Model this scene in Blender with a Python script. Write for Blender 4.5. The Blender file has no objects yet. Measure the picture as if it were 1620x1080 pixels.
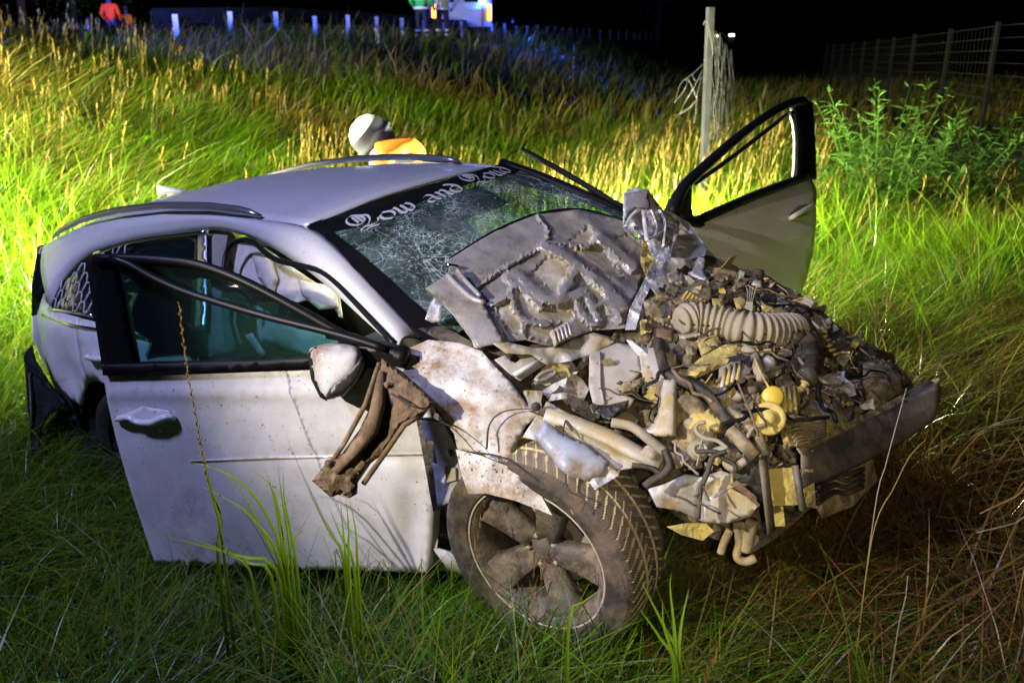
import bpy, bmesh, math, random
import numpy as np
from mathutils import Vector, Matrix, noise
from mathutils.geometry import delaunay_2d_cdt
random.seed(7); rng = np.random.default_rng(7)
R_ = math.radians
scene = bpy.context.scene
COL = scene.collection

# ------------------------------------------------------------------ camera
FPX, CAMH, TILT = 1455.0, 2.09, R_(17.49)      # focal length in photo pixels, height, downward tilt
cam = bpy.data.cameras.new('camera'); camo = bpy.data.objects.new('camera', cam); COL.objects.link(camo)
camo.location = (0, 0, CAMH); camo.rotation_euler = (R_(90) - TILT, 0, 0)
cam.sensor_width = 36; cam.lens = FPX / 1620 * 36; cam.clip_start = .05; cam.clip_end = 600
cam.dof.use_dof = True; cam.dof.focus_distance = 3.1; cam.dof.aperture_fstop = 3.6
scene.camera = camo
# ------------------------------------------------------------------ night sky
w = bpy.data.worlds.new('World'); scene.world = w; w.use_nodes = True
nt = w.node_tree; sky = nt.nodes.new('ShaderNodeTexSky'); sky.sky_type = 'NISHITA'; sky.sun_disc = False
sky.sun_elevation = R_(-7); sky.sun_rotation = R_(200)
nt.links.new(sky.outputs[0], nt.nodes['Background'].inputs[0]); nt.nodes['Background'].inputs[1].default_value = .05
# ------------------------------------------------------------------ lamps of the rescue site, and unseen ones added to light guardrail posts and people
def lamp(name, kind, loc, power, col, radius=.1, aim=None, cone=120, blend=.6):
    l = bpy.data.lights.new(name, kind); l.energy = power; l.color = col; l.shadow_soft_size = radius
    o = bpy.data.objects.new(name, l); COL.objects.link(o); o.location = loc
    if kind == 'SPOT':
        l.spot_size = R_(cone); l.spot_blend = blend
    if aim: o.rotation_euler = (Vector(aim) - Vector(loc)).to_track_quat('-Z', 'Y').to_euler()
    return o
lamp('light_balloon', 'SPOT', (-5.0, 1.0, 6.5), 1500, (.48, .52, 1.0), .35, (-.6, 3.9, .9), 62, .8)
lamp('key_floodlight', 'SPOT', (-3.1, .2, 2.9), 980, (1.0, .90, .72), .04, (1.05, 3.2, .95), 40, .85)
lamp('hand_floodlight', 'SPOT', (.1, -.4, 2.3), 130, (1.0, .86, .62), .05, (.95, 2.85, .9), 42, .95)
lamp('bank_floodlight', 'SPOT', (-7.0, 4.6, 3.5), 12500, (1.0, .97, .54), .12, (-2.6, 8.6, 1.0), 72, .6)
lamp('ground_floodlight', 'POINT', (.7, 6.35, .95), 1700, (1.0, .98, .60), .10)
lamp('ground_floodlight', 'POINT', (-2.5, 6.5, .95), 800, (1.0, .98, .60), .10)
lamp('unseen_blue_lamp', 'POINT', (.6, 32.6, 3.3), 330, (.03, .09, 1.0), .15)  # unseen, set before the guardrail to light its posts blue
lamp('unseen_blue_lamp', 'POINT', (-17.5, 27, 3.6), 2600, (.03, .06, 1.0), .15)
lamp('added_people_lamp', 'SPOT', (-7.0, 21.5, 4.4), 900, (.9, .95, 1.0), .1, (-2.2, 26.5, 3.2), 50, .5)  # added to brighten the responders, not mounted on the ambulance
lamp('added_people_lamp', 'SPOT', (-11.0, 26, 4.4), 2600, (1.0, .95, .9), .1, (-14.2, 32.0, 3.3), 45, .5)  # added to brighten the far red and orange jackets
lamp('unseen_blue_lamp', 'SPOT', (-6.9, 7.6, 3.6), 8500, (.06, .13, 1.0), .1, (-.5, 30, 2.75), 28, .5)  # unseen spot added along the guardrail to turn its posts blue
scene.view_settings.view_transform = 'Standard'; scene.view_settings.look = 'None'
scene.view_settings.exposure = .22; scene.view_settings.gamma = 1
scene.render.engine = 'CYCLES'
scene.cycles.use_denoising = True; scene.cycles.use_adaptive_sampling = True; scene.cycles.adaptive_threshold = .02
scene.cycles.max_bounces = 4; scene.cycles.diffuse_bounces = 2; scene.cycles.glossy_bounces = 2; scene.cycles.transparent_max_bounces = 12

# ------------------------------------------------------------------ photo geometry helpers: pixel -> point at a real distance
CS, SN = math.cos(TILT), math.sin(TILT)
CARPOS = np.array([-1.247, 4.74, -.008]); CY, CP, CR = R_(-40.75), R_(-8.39), R_(5.49)
RM = np.array((Matrix.Rotation(CY, 3, 'Z') @ Matrix.Rotation(CP, 3, 'Y') @ Matrix.Rotation(CR, 3, 'X')))
def ray(px, py):
    a = (px - 810) / FPX; b = (540 - py) / FPX
    return np.array([a, CS + b * SN, b * CS - SN])
CO = np.array([0, 0, CAMH]); COL_L = RM.T @ (CO - CARPOS)
def at(px, py, d): return CO + ray(px, py) * d                       # world point at depth d
def loc_at(px, py, d): return COL_L + (RM.T @ ray(px, py)) * d       # the same in the car's own axes
def l2w(p): return RM @ np.asarray(p, float) + CARPOS
def plane_hit(px, py, p0, n):
    r = RM.T @ ray(px, py); n = np.asarray(n, float)
    return COL_L + r * (np.dot(np.asarray(p0) - COL_L, n) / np.dot(r, n))

# ------------------------------------------------------------------ materials
MATS = {}
def newmat(name):
    m = bpy.data.materials.new(name); m.use_nodes = True; MATS[name] = m
    return m, m.node_tree, m.node_tree.nodes['Principled BSDF']
def N(t, typ, **kw):
    n = t.nodes.new(typ)
    for k, v in kw.items():
        if k.startswith('i_'):
            key = k[2:]; n.inputs[int(key) if key.isdigit() else key].default_value = v
        else: setattr(n, k, v)
    return n
def noise_tex(t, scale, detail=5, rough=.6, co='Object'):
    tc = N(t, 'ShaderNodeTexCoord'); n = N(t, 'ShaderNodeTexNoise', i_Scale=scale, i_Detail=detail, i_Roughness=rough)
    t.links.new(tc.outputs[co], n.inputs['Vector']); return n.outputs[0]
def ramp(t, src, a, b):
    r = N(t, 'ShaderNodeMapRange', i_1=a, i_2=b); t.links.new(src, r.inputs[0]); return r.outputs[0]
def mixc(t, fac, a, b):
    m = N(t, 'ShaderNodeMix', data_type='RGBA')
    for v, k in ((fac, 0), (a, 6), (b, 7)):
        if hasattr(v, 'is_linked') or hasattr(v, 'links'): t.links.new(v, m.inputs[k])
        else: m.inputs[k].default_value = v if k == 0 else (*v, 1)
    return m.outputs[2]
def mul(t, a, b, op='MULTIPLY'):
    m = N(t, 'ShaderNodeMath', operation=op, use_clamp=True)
    for v, k in ((a, 0), (b, 1)):
        if hasattr(v, 'links'): t.links.new(v, m.inputs[k])
        else: m.inputs[k].default_value = v
    return m.outputs[0]
def dirty(name, base, rough=.4, metal=0, mud=None, amt=.5, mscale=6, specks=.0, bump=.0, bscale=30, coat=0, mud2=None, spec=.5):
    """base colour, patches of mud, fine splashed specks, relief where mud lies"""
    m, t, b = newmat(name)
    c = base; rg = None
    nz = noise_tex(t, mscale * 3.3, 6, .65)
    vr = .04 if name == 'paint' else .18
    v = mixc(t, ramp(t, nz, .3, .7), tuple(x * (1 - vr) for x in base), tuple(min(1, x * (1 + vr * .5)) for x in base))
    c = v; fac = None
    if mud:
        n1 = noise_tex(t, mscale, 8, .68); lo = 1 - amt
        fac = ramp(t, n1, lo - .13, lo + .07)
        mc = mud
        if mud2:
            mc = mixc(t, ramp(t, noise_tex(t, mscale * 2.1, 4), .4, .6), mud, mud2)
        c = mixc(t, fac, c, mc)
    if specks:
        s1 = noise_tex(t, 95, 2, .5); s2 = noise_tex(t, 7, 3, .6)
        f2 = mul(t, ramp(t, s1, .715 - specks * .08, .735 - specks * .08), ramp(t, s2, .35, .6))
        c = mixc(t, f2, c, (.10, .06, .03))
    t.links.new(c, b.inputs['Base Color'])
    b.inputs['Metallic'].default_value = metal; b.inputs['Specular IOR Level'].default_value = spec
    if fac is not None:
        mr = N(t, 'ShaderNodeMapRange', i_3=rough, i_4=.9); t.links.new(fac, mr.inputs[0]); t.links.new(mr.outputs[0], b.inputs['Roughness'])
        if metal:
            mm = N(t, 'ShaderNodeMapRange', i_3=metal, i_4=0.0); t.links.new(fac, mm.inputs[0]); t.links.new(mm.outputs[0], b.inputs['Metallic'])
    else: b.inputs['Roughness'].default_value = rough
    b.inputs['Coat Weight'].default_value = coat; b.inputs['Coat Roughness'].default_value = .08
    if bump:
        bm = N(t, 'ShaderNodeBump', i_Strength=bump, i_Distance=.01)
        t.links.new(noise_tex(t, bscale, 7, .7), bm.inputs['Height']); t.links.new(bm.outputs[0], b.inputs['Normal'])
    return m
def plain(name, col, rough=.5, metal=0, emit=None, estr=0, trans=0):
    m, t, b = newmat(name); b.inputs['Base Color'].default_value = (*col, 1)
    b.inputs['Roughness'].default_value = rough; b.inputs['Metallic'].default_value = metal
    if emit: b.inputs['Emission Color'].default_value = (*emit, 1); b.inputs['Emission Strength'].default_value = estr
    if trans: b.inputs['Transmission Weight'].default_value = trans
    return m
MUD = (.20, .13, .065); CLAY = (.42, .33, .17); DUST = (.30, .25, .19); YEL = (.58, .46, .14)
dirty('paint', (.70, .69, .70), .30, 0, None, specks=.22, coat=.15)
dirty('paint_door', (.66, .65, .66), .28, 0, (.34, .30, .26), .30, 3.5, specks=.38, bump=.04, bscale=9, coat=.2)
dirty('paint_dirty', (.62, .61, .62), .35, 0, MUD, .40, 4.5, specks=.35, bump=.15, coat=.25)
dirty('paint_fender', (.66, .64, .63), .4, 0, MUD, .47, 6, specks=1.1, bump=.35, bscale=18, mud2=(.28, .15, .04))
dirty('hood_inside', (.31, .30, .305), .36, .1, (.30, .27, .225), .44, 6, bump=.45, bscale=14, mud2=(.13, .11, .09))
dirty('hood_bare', (.50, .46, .38), .55, .0, (.25, .19, .12), .44, 9, bump=.4, bscale=25)
dirty('hood_bar', (.44, .43, .45), .24, .3, (.20, .16, .12), .42, 9, bump=.25)
dirty('fold_metal', (.68, .69, .74), .25, .2, (.22, .17, .10), .36, 10, bump=.3, bscale=24)
dirty('torn_metal', (.56, .57, .62), .3, .2, (.24, .17, .09), .42, 8, bump=.3, bscale=22)
dirty('torn_metal_pale', (.58, .57, .55), .35, .2, CLAY, .48, 7, bump=.3, bscale=26)
dirty('mud_arm', (.19, .12, .065), .7, 0, (.33, .24, .15), .45, 9, bump=.8, bscale=40, mud2=(.09, .055, .03))
dirty('pillar_blue', (.42, .47, .60), .35, .1, MUD, .45, 7, bump=.1)
dirty('alloy', (.12, .11, .105), .4, .2, (.085, .058, .036), .52, 10, bump=.9, bscale=40, mud2=(.22, .17, .13))
dirty('wheel_mud', (.08, .06, .05), .5, .3, (.11, .070, .040), .5, 11, bump=1.0, bscale=45, mud2=(.34, .27, .21))
dirty('tyre_side', (.035, .032, .03), .6, 0, (.14, .10, .075), .42, 9, bump=.5, bscale=40)
dirty('tyre_block', (.075, .065, .058), .7, 0, (.19, .15, .11), .5, 9, bump=.3, bscale=50)
dirty('tyre_groove', (.46, .39, .24), .9, 0, (.60, .50, .20), .45, 5)
dirty('engine_dark', (.03, .028, .026), .5, .1, (.13, .10, .062), .42, 9, bump=.5, bscale=35)
dirty('engine_clay', (.30, .26, .19), .6, 0, CLAY, .54, 9, bump=.7, bscale=30, mud2=(.14, .10, .055))
dirty('engine_yellow', (.24, .19, .10), .65, 0, YEL, .56, 10, bump=.6, bscale=35)
dirty('engine_alu', (.42, .41, .39), .4, .25, (.28, .22, .12), .48, 10, bump=.4, bscale=35)
dirty('hose_dust', (.10, .09, .08), .6, 0, (.34, .29, .21), .55, 5, bump=.3, bscale=40)
dirty('beam_grey', (.13, .125, .12), .5, .5, (.20, .16, .11), .48, 6, bump=.3, bscale=25)
dirty('cream_panel', (.45, .42, .38), .55, 0, (.30, .24, .17), .4, 4, bump=.15)
dirty('bay_floor', (.03, .025, .02), .8, 0, (.10, .075, .042), .50, 12, bump=.9, bscale=25, mud2=(.22, .17, .09))
dirty('black_plastic', (.010, .010, .011), .6, 0, None, spec=.15)
dirty('black_trim', (.008, .008, .010), .4, 0, None, spec=.22)
dirty('black_mud', (.018, .016, .015), .4, 0, (.08, .055, .035), .36, 5)
dirty('rubber', (.02, .02, .02), .6, 0, None)
dirty('cloth', (.62, .57, .53), .85, 0, None, bump=.3, bscale=20)
dirty('liner', (.30, .27, .25), .8, 0, None)
dirty('seat', (.03, .03, .033), .8, 0, None, bump=.2, bscale=60)
plain('chrome', (.75, .76, .78), .15, 1)
plain('silver', (.42, .43, .47), .3, .8)
plain('letter', (.62, .62, .66), .5)
plain('oil_cap', (.62, .45, .05), .45)
dirty('steel_post', (.085, .09, .11), .5, .4, (.06, .06, .06), .45, 4); dirty('unlit_steel', (.013, .014, .02), .9, 0, (.012, .011, .01), .45, 4, spec=.1); plain('unlit_wire', (.015, .016, .02), .9)  # right fence and guardrail beam steel coloured near black to look unlit
plain('wire', (.16, .165, .18), .5, .5)
plain('orange_vest', (.85, .20, .015), .7); plain('orange_dark', (.55, .06, .012), .7)
plain('helmet', (.72, .76, .66), .35); plain('navy', (.016, .018, .035), .8); plain('grey_cloth', (.18, .17, .24), .8)
plain('skin', (.45, .27, .19), .6); plain('reflective', (.85, .86, .88), .4); plain('green_vest', (.03, .62, .08), .7)
plain('red_jacket', (.80, .05, .015), .7); plain('blue_trousers', (.03, .04, .28), .8)
plain('van_white', (.7, .7, .7), .35); plain('van_glass', (.015, .016, .02), .1)
plain('lamp_orange', (.8, .25, .02), .4, 0, (1, .32, .03), 5.0); plain('lamp_blue', (.05, .1, .9), .3, 0, (.08, .25, 1), 30.0)
plain('lamp_white', (.9, .9, .9), .3, 0, (1, .95, .85), 6.0); plain('lamp_yellow', (.9, .6, .05), .4, 0, (1, .6, .05), 2.0)
plain('asphalt', (.045, .045, .047), .8)
plain('bark', (.06, .045, .03), .9)
plain('hair', (.03, .02, .015), .8)
def glass(name, tint, rough, clear):
    m, t, b = newmat(name); out = t.nodes['Material Output']
    tr = N(t, 'ShaderNodeBsdfTransparent'); tr.inputs[0].default_value = (*tint, 1)
    gl = N(t, 'ShaderNodeBsdfGlossy'); gl.inputs['Roughness'].default_value = rough
    fr = N(t, 'ShaderNodeFresnel', i_IOR=1.5); mx = N(t, 'ShaderNodeMixShader')
    df = N(t, 'ShaderNodeBsdfDiffuse'); df.inputs[0].default_value = (.10, .19, .19, 1); m2 = N(t, 'ShaderNodeMixShader'); m2.inputs[0].default_value = clear
    t.links.new(tr.outputs[0], m2.inputs[1]); t.links.new(df.outputs[0], m2.inputs[2])
    t.links.new(fr.outputs[0], mx.inputs[0]); t.links.new(m2.outputs[0], mx.inputs[1]); t.links.new(gl.outputs[0], mx.inputs[2])
    t.links.new(mx.outputs[0], out.inputs[0]); return m, t, m2
glass('side_glass', (.42, .72, .70), .03, .06)
m, t, m2 = glass('windshield', (.09, .16, .15), .06, .3)
# crack web: thin Voronoi edges, denser in patches, catching the light
tc = N(t, 'ShaderNodeTexCoord'); fac = None
for sc_, wd, lo, hi, k in ((9, .014, .46, .60, .42), (26, .04, .50, .62, .55), (60, .07, .52, .64, .8)):
    mp = N(t, 'ShaderNodeTexNoise', i_Scale=4.0 + sc_ * .2, i_Detail=3.0); t.links.new(tc.outputs['Object'], mp.inputs[0])
    va = N(t, 'ShaderNodeVectorMath', operation='MULTIPLY_ADD'); t.links.new(mp.outputs['Color'], va.inputs[0]); va.inputs[1].default_value = (.06, .06, .06); t.links.new(tc.outputs['Object'], va.inputs[2])
    vo = N(t, 'ShaderNodeTexVoronoi', feature='DISTANCE_TO_EDGE', i_Scale=sc_); t.links.new(va.outputs[0], vo.inputs['Vector'])
    e = N(t, 'ShaderNodeMapRange', i_1=0.0, i_2=wd, i_3=1.0, i_4=0.0); t.links.new(vo.outputs[0], e.inputs[0])
    g = mul(t, mul(t, e.outputs[0], ramp(t, noise_tex(t, 2.6 + sc_ * .07, 3), lo, hi)), k)
    fac = g if fac is None else mul(t, fac, g, 'MAXIMUM')
haze = mul(t, ramp(t, noise_tex(t, 3.1, 6, .7), .42, .85), .42)
for pt, rad in (((1.80, .46, 1.24), .34), ((1.86, -.42, 1.18), .34), ((1.62, -.05, 1.32), .22)):      # impact stars: dense white crazing round each point
    ds = N(t, 'ShaderNodeVectorMath', operation='DISTANCE'); t.links.new(tc.outputs['Object'], ds.inputs[0]); ds.inputs[1].default_value = pt
    near = N(t, 'ShaderNodeMapRange', i_1=0.0, i_2=rad, i_3=1.0, i_4=0.0); t.links.new(ds.outputs['Value'], near.inputs[0])
    nd_ = N(t, 'ShaderNodeMath', operation='POWER', i_1=1.6); t.links.new(near.outputs[0], nd_.inputs[0])
    sb = N(t, 'ShaderNodeVectorMath', operation='SUBTRACT'); t.links.new(tc.outputs['Object'], sb.inputs[0]); sb.inputs[1].default_value = pt
    nv_ = N(t, 'ShaderNodeVectorMath', operation='NORMALIZE'); t.links.new(sb.outputs[0], nv_.inputs[0])
    rn = N(t, 'ShaderNodeTexNoise', i_Scale=9.0, i_Detail=3.0); t.links.new(nv_.outputs[0], rn.inputs[0])
    ry = ramp(t, rn.outputs[0], .56, .66)
    fn = noise_tex(t, 70, 4, .7)
    star = mul(t, nd_.outputs[0], mul(t, mul(t, ry, .55), mul(t, ramp(t, fn, .48, .62), .6), 'ADD'))
    haze = mul(t, haze, star, 'MAXIMUM')
fac = mul(t, mul(t, fac, haze, 'ADD'), .13, 'ADD')
t.links.new(fac, m2.inputs[0])
df = [n for n in t.nodes if n.type == 'BSDF_DIFFUSE'][0]
t.links.new(mixc(t, ramp(t, fac, .1, .6), (.085, .17, .155), (.60, .78, .78)), df.inputs[0])
def attr_mat(name, trans=.35, rough=.6):
    m, t, b = newmat(name); out = t.nodes['Material Output']
    a = N(t, 'ShaderNodeAttribute', attribute_name='Col')
    b.inputs['Roughness'].default_value = rough; b.inputs['Specular IOR Level'].default_value = .35
    t.links.new(a.outputs['Color'], b.inputs['Base Color'])
    tl = N(t, 'ShaderNodeBsdfTranslucent'); t.links.new(a.outputs['Color'], tl.inputs[0])
    mx = N(t, 'ShaderNodeMixShader'); mx.inputs[0].default_value = trans
    t.links.new(b.outputs[0], mx.inputs[1]); t.links.new(tl.outputs[0], mx.inputs[2]); t.links.new(mx.outputs[0], out.inputs[0])
    return m
attr_mat('blade', .4, .32); attr_mat('leaf', .35, .5)
m, t, b = newmat('soil')
t.links.new(mixc(t, ramp(t, noise_tex(t, 3.0, 8, .7), .35, .65), (.022, .020, .010), (.06, .05, .022)), b.inputs['Base Color']); b.inputs['Roughness'].default_value = .95

# ------------------------------------------------------------------ object helpers
def tag(o, label=None, cat=None, group=None, kind=None):
    if label: o['label'] = label
    if cat: o['category'] = cat
    if group: o['group'] = group
    if kind: o['kind'] = kind
    return o
def empty(name, loc=(0, 0, 0), rz=0):
    o = bpy.data.objects.new(name, None); COL.objects.link(o); o.location = loc; o.rotation_euler = (0, 0, rz); o.empty_display_size = .2
    return o
def build(name, verts, faces, mat, parent=None, smooth=True, solid=0, bevel=0, offset=0, mats=None, fmat=None):
    me = bpy.data.meshes.new(name); me.from_pydata([tuple(map(float, v)) for v in verts], [], [tuple(map(int, f)) for f in faces])
    for mm in (mats or [mat]): me.materials.append(MATS[mm])
    if fmat is not None: me.polygons.foreach_set('material_index', fmat)
    if smooth: me.polygons.foreach_set('use_smooth', [True] * len(me.polygons))
    me.update(); o = bpy.data.objects.new(name, me); COL.objects.link(o)
    if parent is not None: o.parent = parent
    if solid:
        s = o.modifiers.new('solid', 'SOLIDIFY'); s.thickness = solid; s.offset = offset; s.use_even_offset = False
    if bevel:
        bv = o.modifiers.new('bevel', 'BEVEL'); bv.width = bevel; bv.segments = 2; bv.limit_method = 'ANGLE'
    return o
def sharpen(o, deg):
    o.data.set_sharp_from_angle(angle=R_(deg)); return o
def smooth_line(pts, n, closed=False):
    """Catmull-Rom through pts, n samples evenly along it"""
    P = np.array(pts, float)
    if closed: P = np.vstack([P[-1], P, P[0], P[1]])
    else: P = np.vstack([2 * P[0] - P[1], P, 2 * P[-1] - P[-2]])
    out = []
    for i in range(1, len(P) - 2):
        for t_ in np.linspace(0, 1, 12, endpoint=False):
            a, b_, c_, d_ = P[i - 1], P[i], P[i + 1], P[i + 2]
            out.append(.5 * (2 * b_ + (c_ - a) * t_ + (2 * a - 5 * b_ + 4 * c_ - d_) * t_ ** 2 + (-a + 3 * b_ - 3 * c_ + d_) * t_ ** 3))
    if not closed: out.append(P[-2])
    out = np.array(out); s_ = np.r_[0, np.cumsum(np.linalg.norm(np.diff(out, axis=0), axis=1))]
    q = np.linspace(0, s_[-1], n, endpoint=not closed)
    return np.array([np.interp(q, s_, out[:, k]) for k in range(out.shape[1])]).T
def line(pts, n):
    P = np.array(pts, float); s_ = np.r_[0, np.cumsum(np.linalg.norm(np.diff(P, axis=0), axis=1))]
    q = np.linspace(0, s_[-1], n); return np.array([np.interp(q, s_, P[:, k]) for k in range(P.shape[1])]).T
def tube_geo(path, r, n=8, prof=None, flat=1.0):
    """verts, faces of a capped tube along 3-D path; r float or per-point"""
    P = np.array(path, float); m_ = len(P); r = np.full(m_, r) if np.isscalar(r) else np.asarray(r)
    T = np.gradient(P, axis=0); T /= np.linalg.norm(T, axis=1)[:, None] + 1e-9
    up = np.array([0, 0, 1.]) if abs(T[0][2]) < .9 else np.array([1., 0, 0])
    V, Fc = [], []
    u = np.cross(T[0], up); u /= np.linalg.norm(u)
    for i in range(m_):
        u = u - T[i] * np.dot(u, T[i]); u /= np.linalg.norm(u) + 1e-9; v = np.cross(T[i], u)
        for k in range(n):
            a = 2 * math.pi * k / n; V.append(P[i] + r[i] * (u * math.cos(a) + v * math.sin(a) * flat))
    for i in range(m_ - 1):
        for k in range(n):
            k2 = (k + 1) % n; Fc.append((i * n + k, i * n + k2, (i + 1) * n + k2, (i + 1) * n + k))
    Fc.append(tuple(range(n - 1, -1, -1))); Fc.append(tuple((m_ - 1) * n + k for k in range(n)))
    return V, Fc
def tube(name, path, r, mat, parent=None, n=8, flat=1.0):
    V, Fc = tube_geo(path, r, n, flat=flat); return build(name, V, Fc, mat, parent)
def join(geos):
    V, Fc = [], []
    for v, f in geos:
        o = len(V); V += list(v); Fc += [tuple(i + o for i in q) for q in f]
    return V, Fc
def box_geo(c, size, M=None):
    V = []
    for i in (-1, 1):
        for j in (-1, 1):
            for k in (-1, 1):
                p = np.array([i * size[0], j * size[1], k * size[2]]) / 2
                V.append((M @ p if M is not None else p) + np.asarray(c))
    return V, [(0, 1, 3, 2), (4, 6, 7, 5), (0, 4, 5, 1), (2, 3, 7, 6), (0, 2, 6, 4), (1, 5, 7, 3)]
def lathe_geo(prof, n, c=(0, 0, 0), axis=(0, 1, 0), a0=0):
    """profile of (radius, along) turned about axis through c"""
    A = np.array(axis, float); A /= np.linalg.norm(A); up = np.array([0, 0, 1.]) if abs(A[2]) < .9 else np.array([1., 0, 0])
    u = np.cross(A, up); u /= np.linalg.norm(u); v = np.cross(A, u); V, Fc = [], []
    for r, h in prof:
        for k in range(n):
            a = a0 + 2 * math.pi * k / n; V.append(np.asarray(c) + A * h + r * (u * math.cos(a) + v * math.sin(a)))
    for i in range(len(prof) - 1):
        for k in range(n):
            k2 = (k + 1) % n; Fc.append((i * n + k, i * n + k2, (i + 1) * n + k2, (i + 1) * n + k))
    return V, Fc
def fbm(p, sc, octv=3):
    s_, a = 0, 1
    for i in range(octv):
        s_ += a * noise.noise(Vector((float(p[0]) * sc, float(p[1]) * sc, float(p[2]) * sc))); sc *= 2.1; a *= .5
    return s_
def ridge(p, sc):
    q = Vector((float(p[0]) * sc, float(p[1]) * sc, float(p[2]) * sc))
    return 1 - 2 * abs(noise.noise(q)) - .5 * abs(noise.noise(q * 2.3))
def cdt(outline, step, holes=(), jitter=.35, seed=1):
    """dense triangulation of an outline (2-D), random interior points"""
    rr = random.Random(seed); P = []; E = []
    def inside(x, y, poly):
        c_ = False; j = len(poly) - 1
        for i in range(len(poly)):
            if (poly[i][1] > y) != (poly[j][1] > y) and x < (poly[j][0] - poly[i][0]) * (y - poly[i][1]) / (poly[j][1] - poly[i][1]) + poly[i][0]: c_ = not c_
            j = i
        return c_
    def ring(poly):
        out = []
        for i in range(len(poly)):
            a, b_ = np.array(poly[i], float), np.array(poly[(i + 1) % len(poly)], float)
            n_ = max(1, int(np.linalg.norm(b_ - a) / step))
            out += [tuple(a + (b_ - a) * k / n_) for k in range(n_)]
        return out
    rings = [ring(outline)] + [ring(h) for h in holes]
    for rg in rings:
        o = len(P); P += rg; E += [(o + i, o + (i + 1) % len(rg)) for i in range(len(rg))]
    nb = len(P); A = np.array(outline, float)
    x0, y0 = A.min(0); x1, y1 = A.max(0); bp = np.array(P)
    for x in np.arange(x0, x1, step):
        for y in np.arange(y0, y1, step):
            q = (x + step * (.5 + rr.uniform(-jitter, jitter)), y + step * (.5 + rr.uniform(-jitter, jitter)))
            if inside(*q, outline) and not any(inside(*q, h) for h in holes) and np.min(np.hypot(bp[:, 0] - q[0], bp[:, 1] - q[1])) > step * .45:
                P.append(q)
    vs, es, fs, *_ = delaunay_2d_cdt([Vector(p) for p in P], E, [], 1, 1e-5)
    keep = []
    for f in fs:
        cx = sum(vs[i][0] for i in f) / 3; cy = sum(vs[i][1] for i in f) / 3
        if inside(cx, cy, outline) and not any(inside(cx, cy, h) for h in holes): keep.append(tuple(f))
    dist = [float(np.min(np.hypot(bp[:, 0] - v[0], bp[:, 1] - v[1]))) for v in vs]
    return [(v[0], v[1]) for v in vs], keep, dist
FINE = ('engine_clay', 'engine_yellow', 'engine_dark', 'engine_alu', 'torn_metal', 'torn_metal_pale', 'fold_metal', 'mud_arm', 'bay_floor')
def patch(name, outline, surf, mat, parent, step=8, amp=0, freq=8, kind='ridge', solid=.0015, smooth=True, holes=(), inflate=0, inflate_w=20, flatness=.0, seed=1, bevel=0, round_=0):
    """sheet metal piece: outline as seen, laid on a real surface, dented along the surface normal"""
    if round_: outline = [tuple(p) for p in smooth_line(outline, round_, True)]
    P2, Fc, dist = cdt(outline, step, holes, seed=seed)
    V = [np.asarray(surf(x, y), float) for x, y in P2]
    # mean normal facing the viewer
    c_ = np.mean(V, axis=0); nn = COL_L - c_ if parent is not None else CO - c_
    nn /= np.linalg.norm(nn); out = []
    for v, d in zip(V, dist):
        k = 0
        if amp: k += amp * (ridge(v + seed * 3.7, freq) if kind == 'ridge' else fbm(v + seed * 3.7, freq))
        if inflate: q = min(1, d / inflate_w); k += inflate * math.sqrt(max(0, 1 - (1 - q) ** 2))
        if mat in FINE: k += .0045 * fbm(v + seed, 34, 3) + .004 * ridge(v - seed, 22)
        out.append(v + nn * k)
    fl = []
    for f in Fc:     # orient faces to the viewer
        a, b_, c2 = out[f[0]], out[f[1]], out[f[2]]
        fl.append(f if np.dot(np.cross(b_ - a, c2 - a), nn) > 0 else f[::-1])
    if mat in FINE[:4]: smooth = False
    return build(name, out, fl, mat, parent, smooth, solid, offset=-1, bevel=bevel)

# ================================================================== SETTING: terrain, road
CRA, CRD = np.array([-6.7, 12.0]), np.array([.263, .965]); CRN = np.array([-.965, .263])   # crest of the road embankment
def sstep(v): v = np.clip(v, 0, 1); return v * v * (3 - 2 * v)
def ground(x, y):
    x = np.asarray(x, float); y = np.asarray(y, float)
    q = x + 1.25; q = np.where(q > 2.6, 2.6 + 1.1 * np.tanh((q - 2.6) / 1.1), q); q = np.where(q < -1.4, -1.4 + .8 * np.tanh((q + 1.4) / .8), q)
    z = .174 * q - .023 * (np.clip(y, -2, 10) - 4.74) - .008
    s_ = (x - CRA[0]) * CRN[0] + (y - CRA[1]) * CRN[1]; t_ = (x - CRA[0]) * CRD[0] + (y - CRA[1]) * CRD[1]
    k = sstep((s_ + 7.2) / 7.0); top = 1.86 + .28 * sstep(t_ / 9) + .012 * np.clip(t_, 0, 90)
    z = z * (1 - k) + top * k
    z = z + .05 * np.sin(x * 1.3 + 1) * np.sin(y * 1.1) * (np.hypot(x - .2, y - 3.5) > 2.5)
    return z
def gz(x, y): return float(ground(x, y))
xs = np.r_[np.linspace(-320, -14, 16), np.linspace(-12, 14, 80), np.linspace(16, 320, 16)]
ys = np.r_[np.linspace(-60, -4, 8), np.linspace(-3, 26, 90), np.linspace(28, 80, 24), np.linspace(90, 500, 10)]
XX, YY = np.meshgrid(xs, ys); ZZ = ground(XX, YY) - .03
V = np.c_[XX.ravel(), YY.ravel(), ZZ.ravel()]; nx = len(xs)
F_ = [(j * nx + i, j * nx + i + 1, (j + 1) * nx + i + 1, (j + 1) * nx + i) for j in range(len(ys) - 1) for i in range(nx - 1)]
tag(build('ground', V, F_, 'soil'), kind='structure')
rv, rf = [], []
for i, t_ in enumerate(np.linspace(-8, 130, 40)):
    for s_ in (.9, 8.5):
        p = CRA + CRD * t_ + CRN * s_; rv.append((p[0], p[1], gz(*p) + .02))
    if i: rf.append((2 * i - 2, 2 * i - 1, 2 * i + 1, 2 * i))
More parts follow.
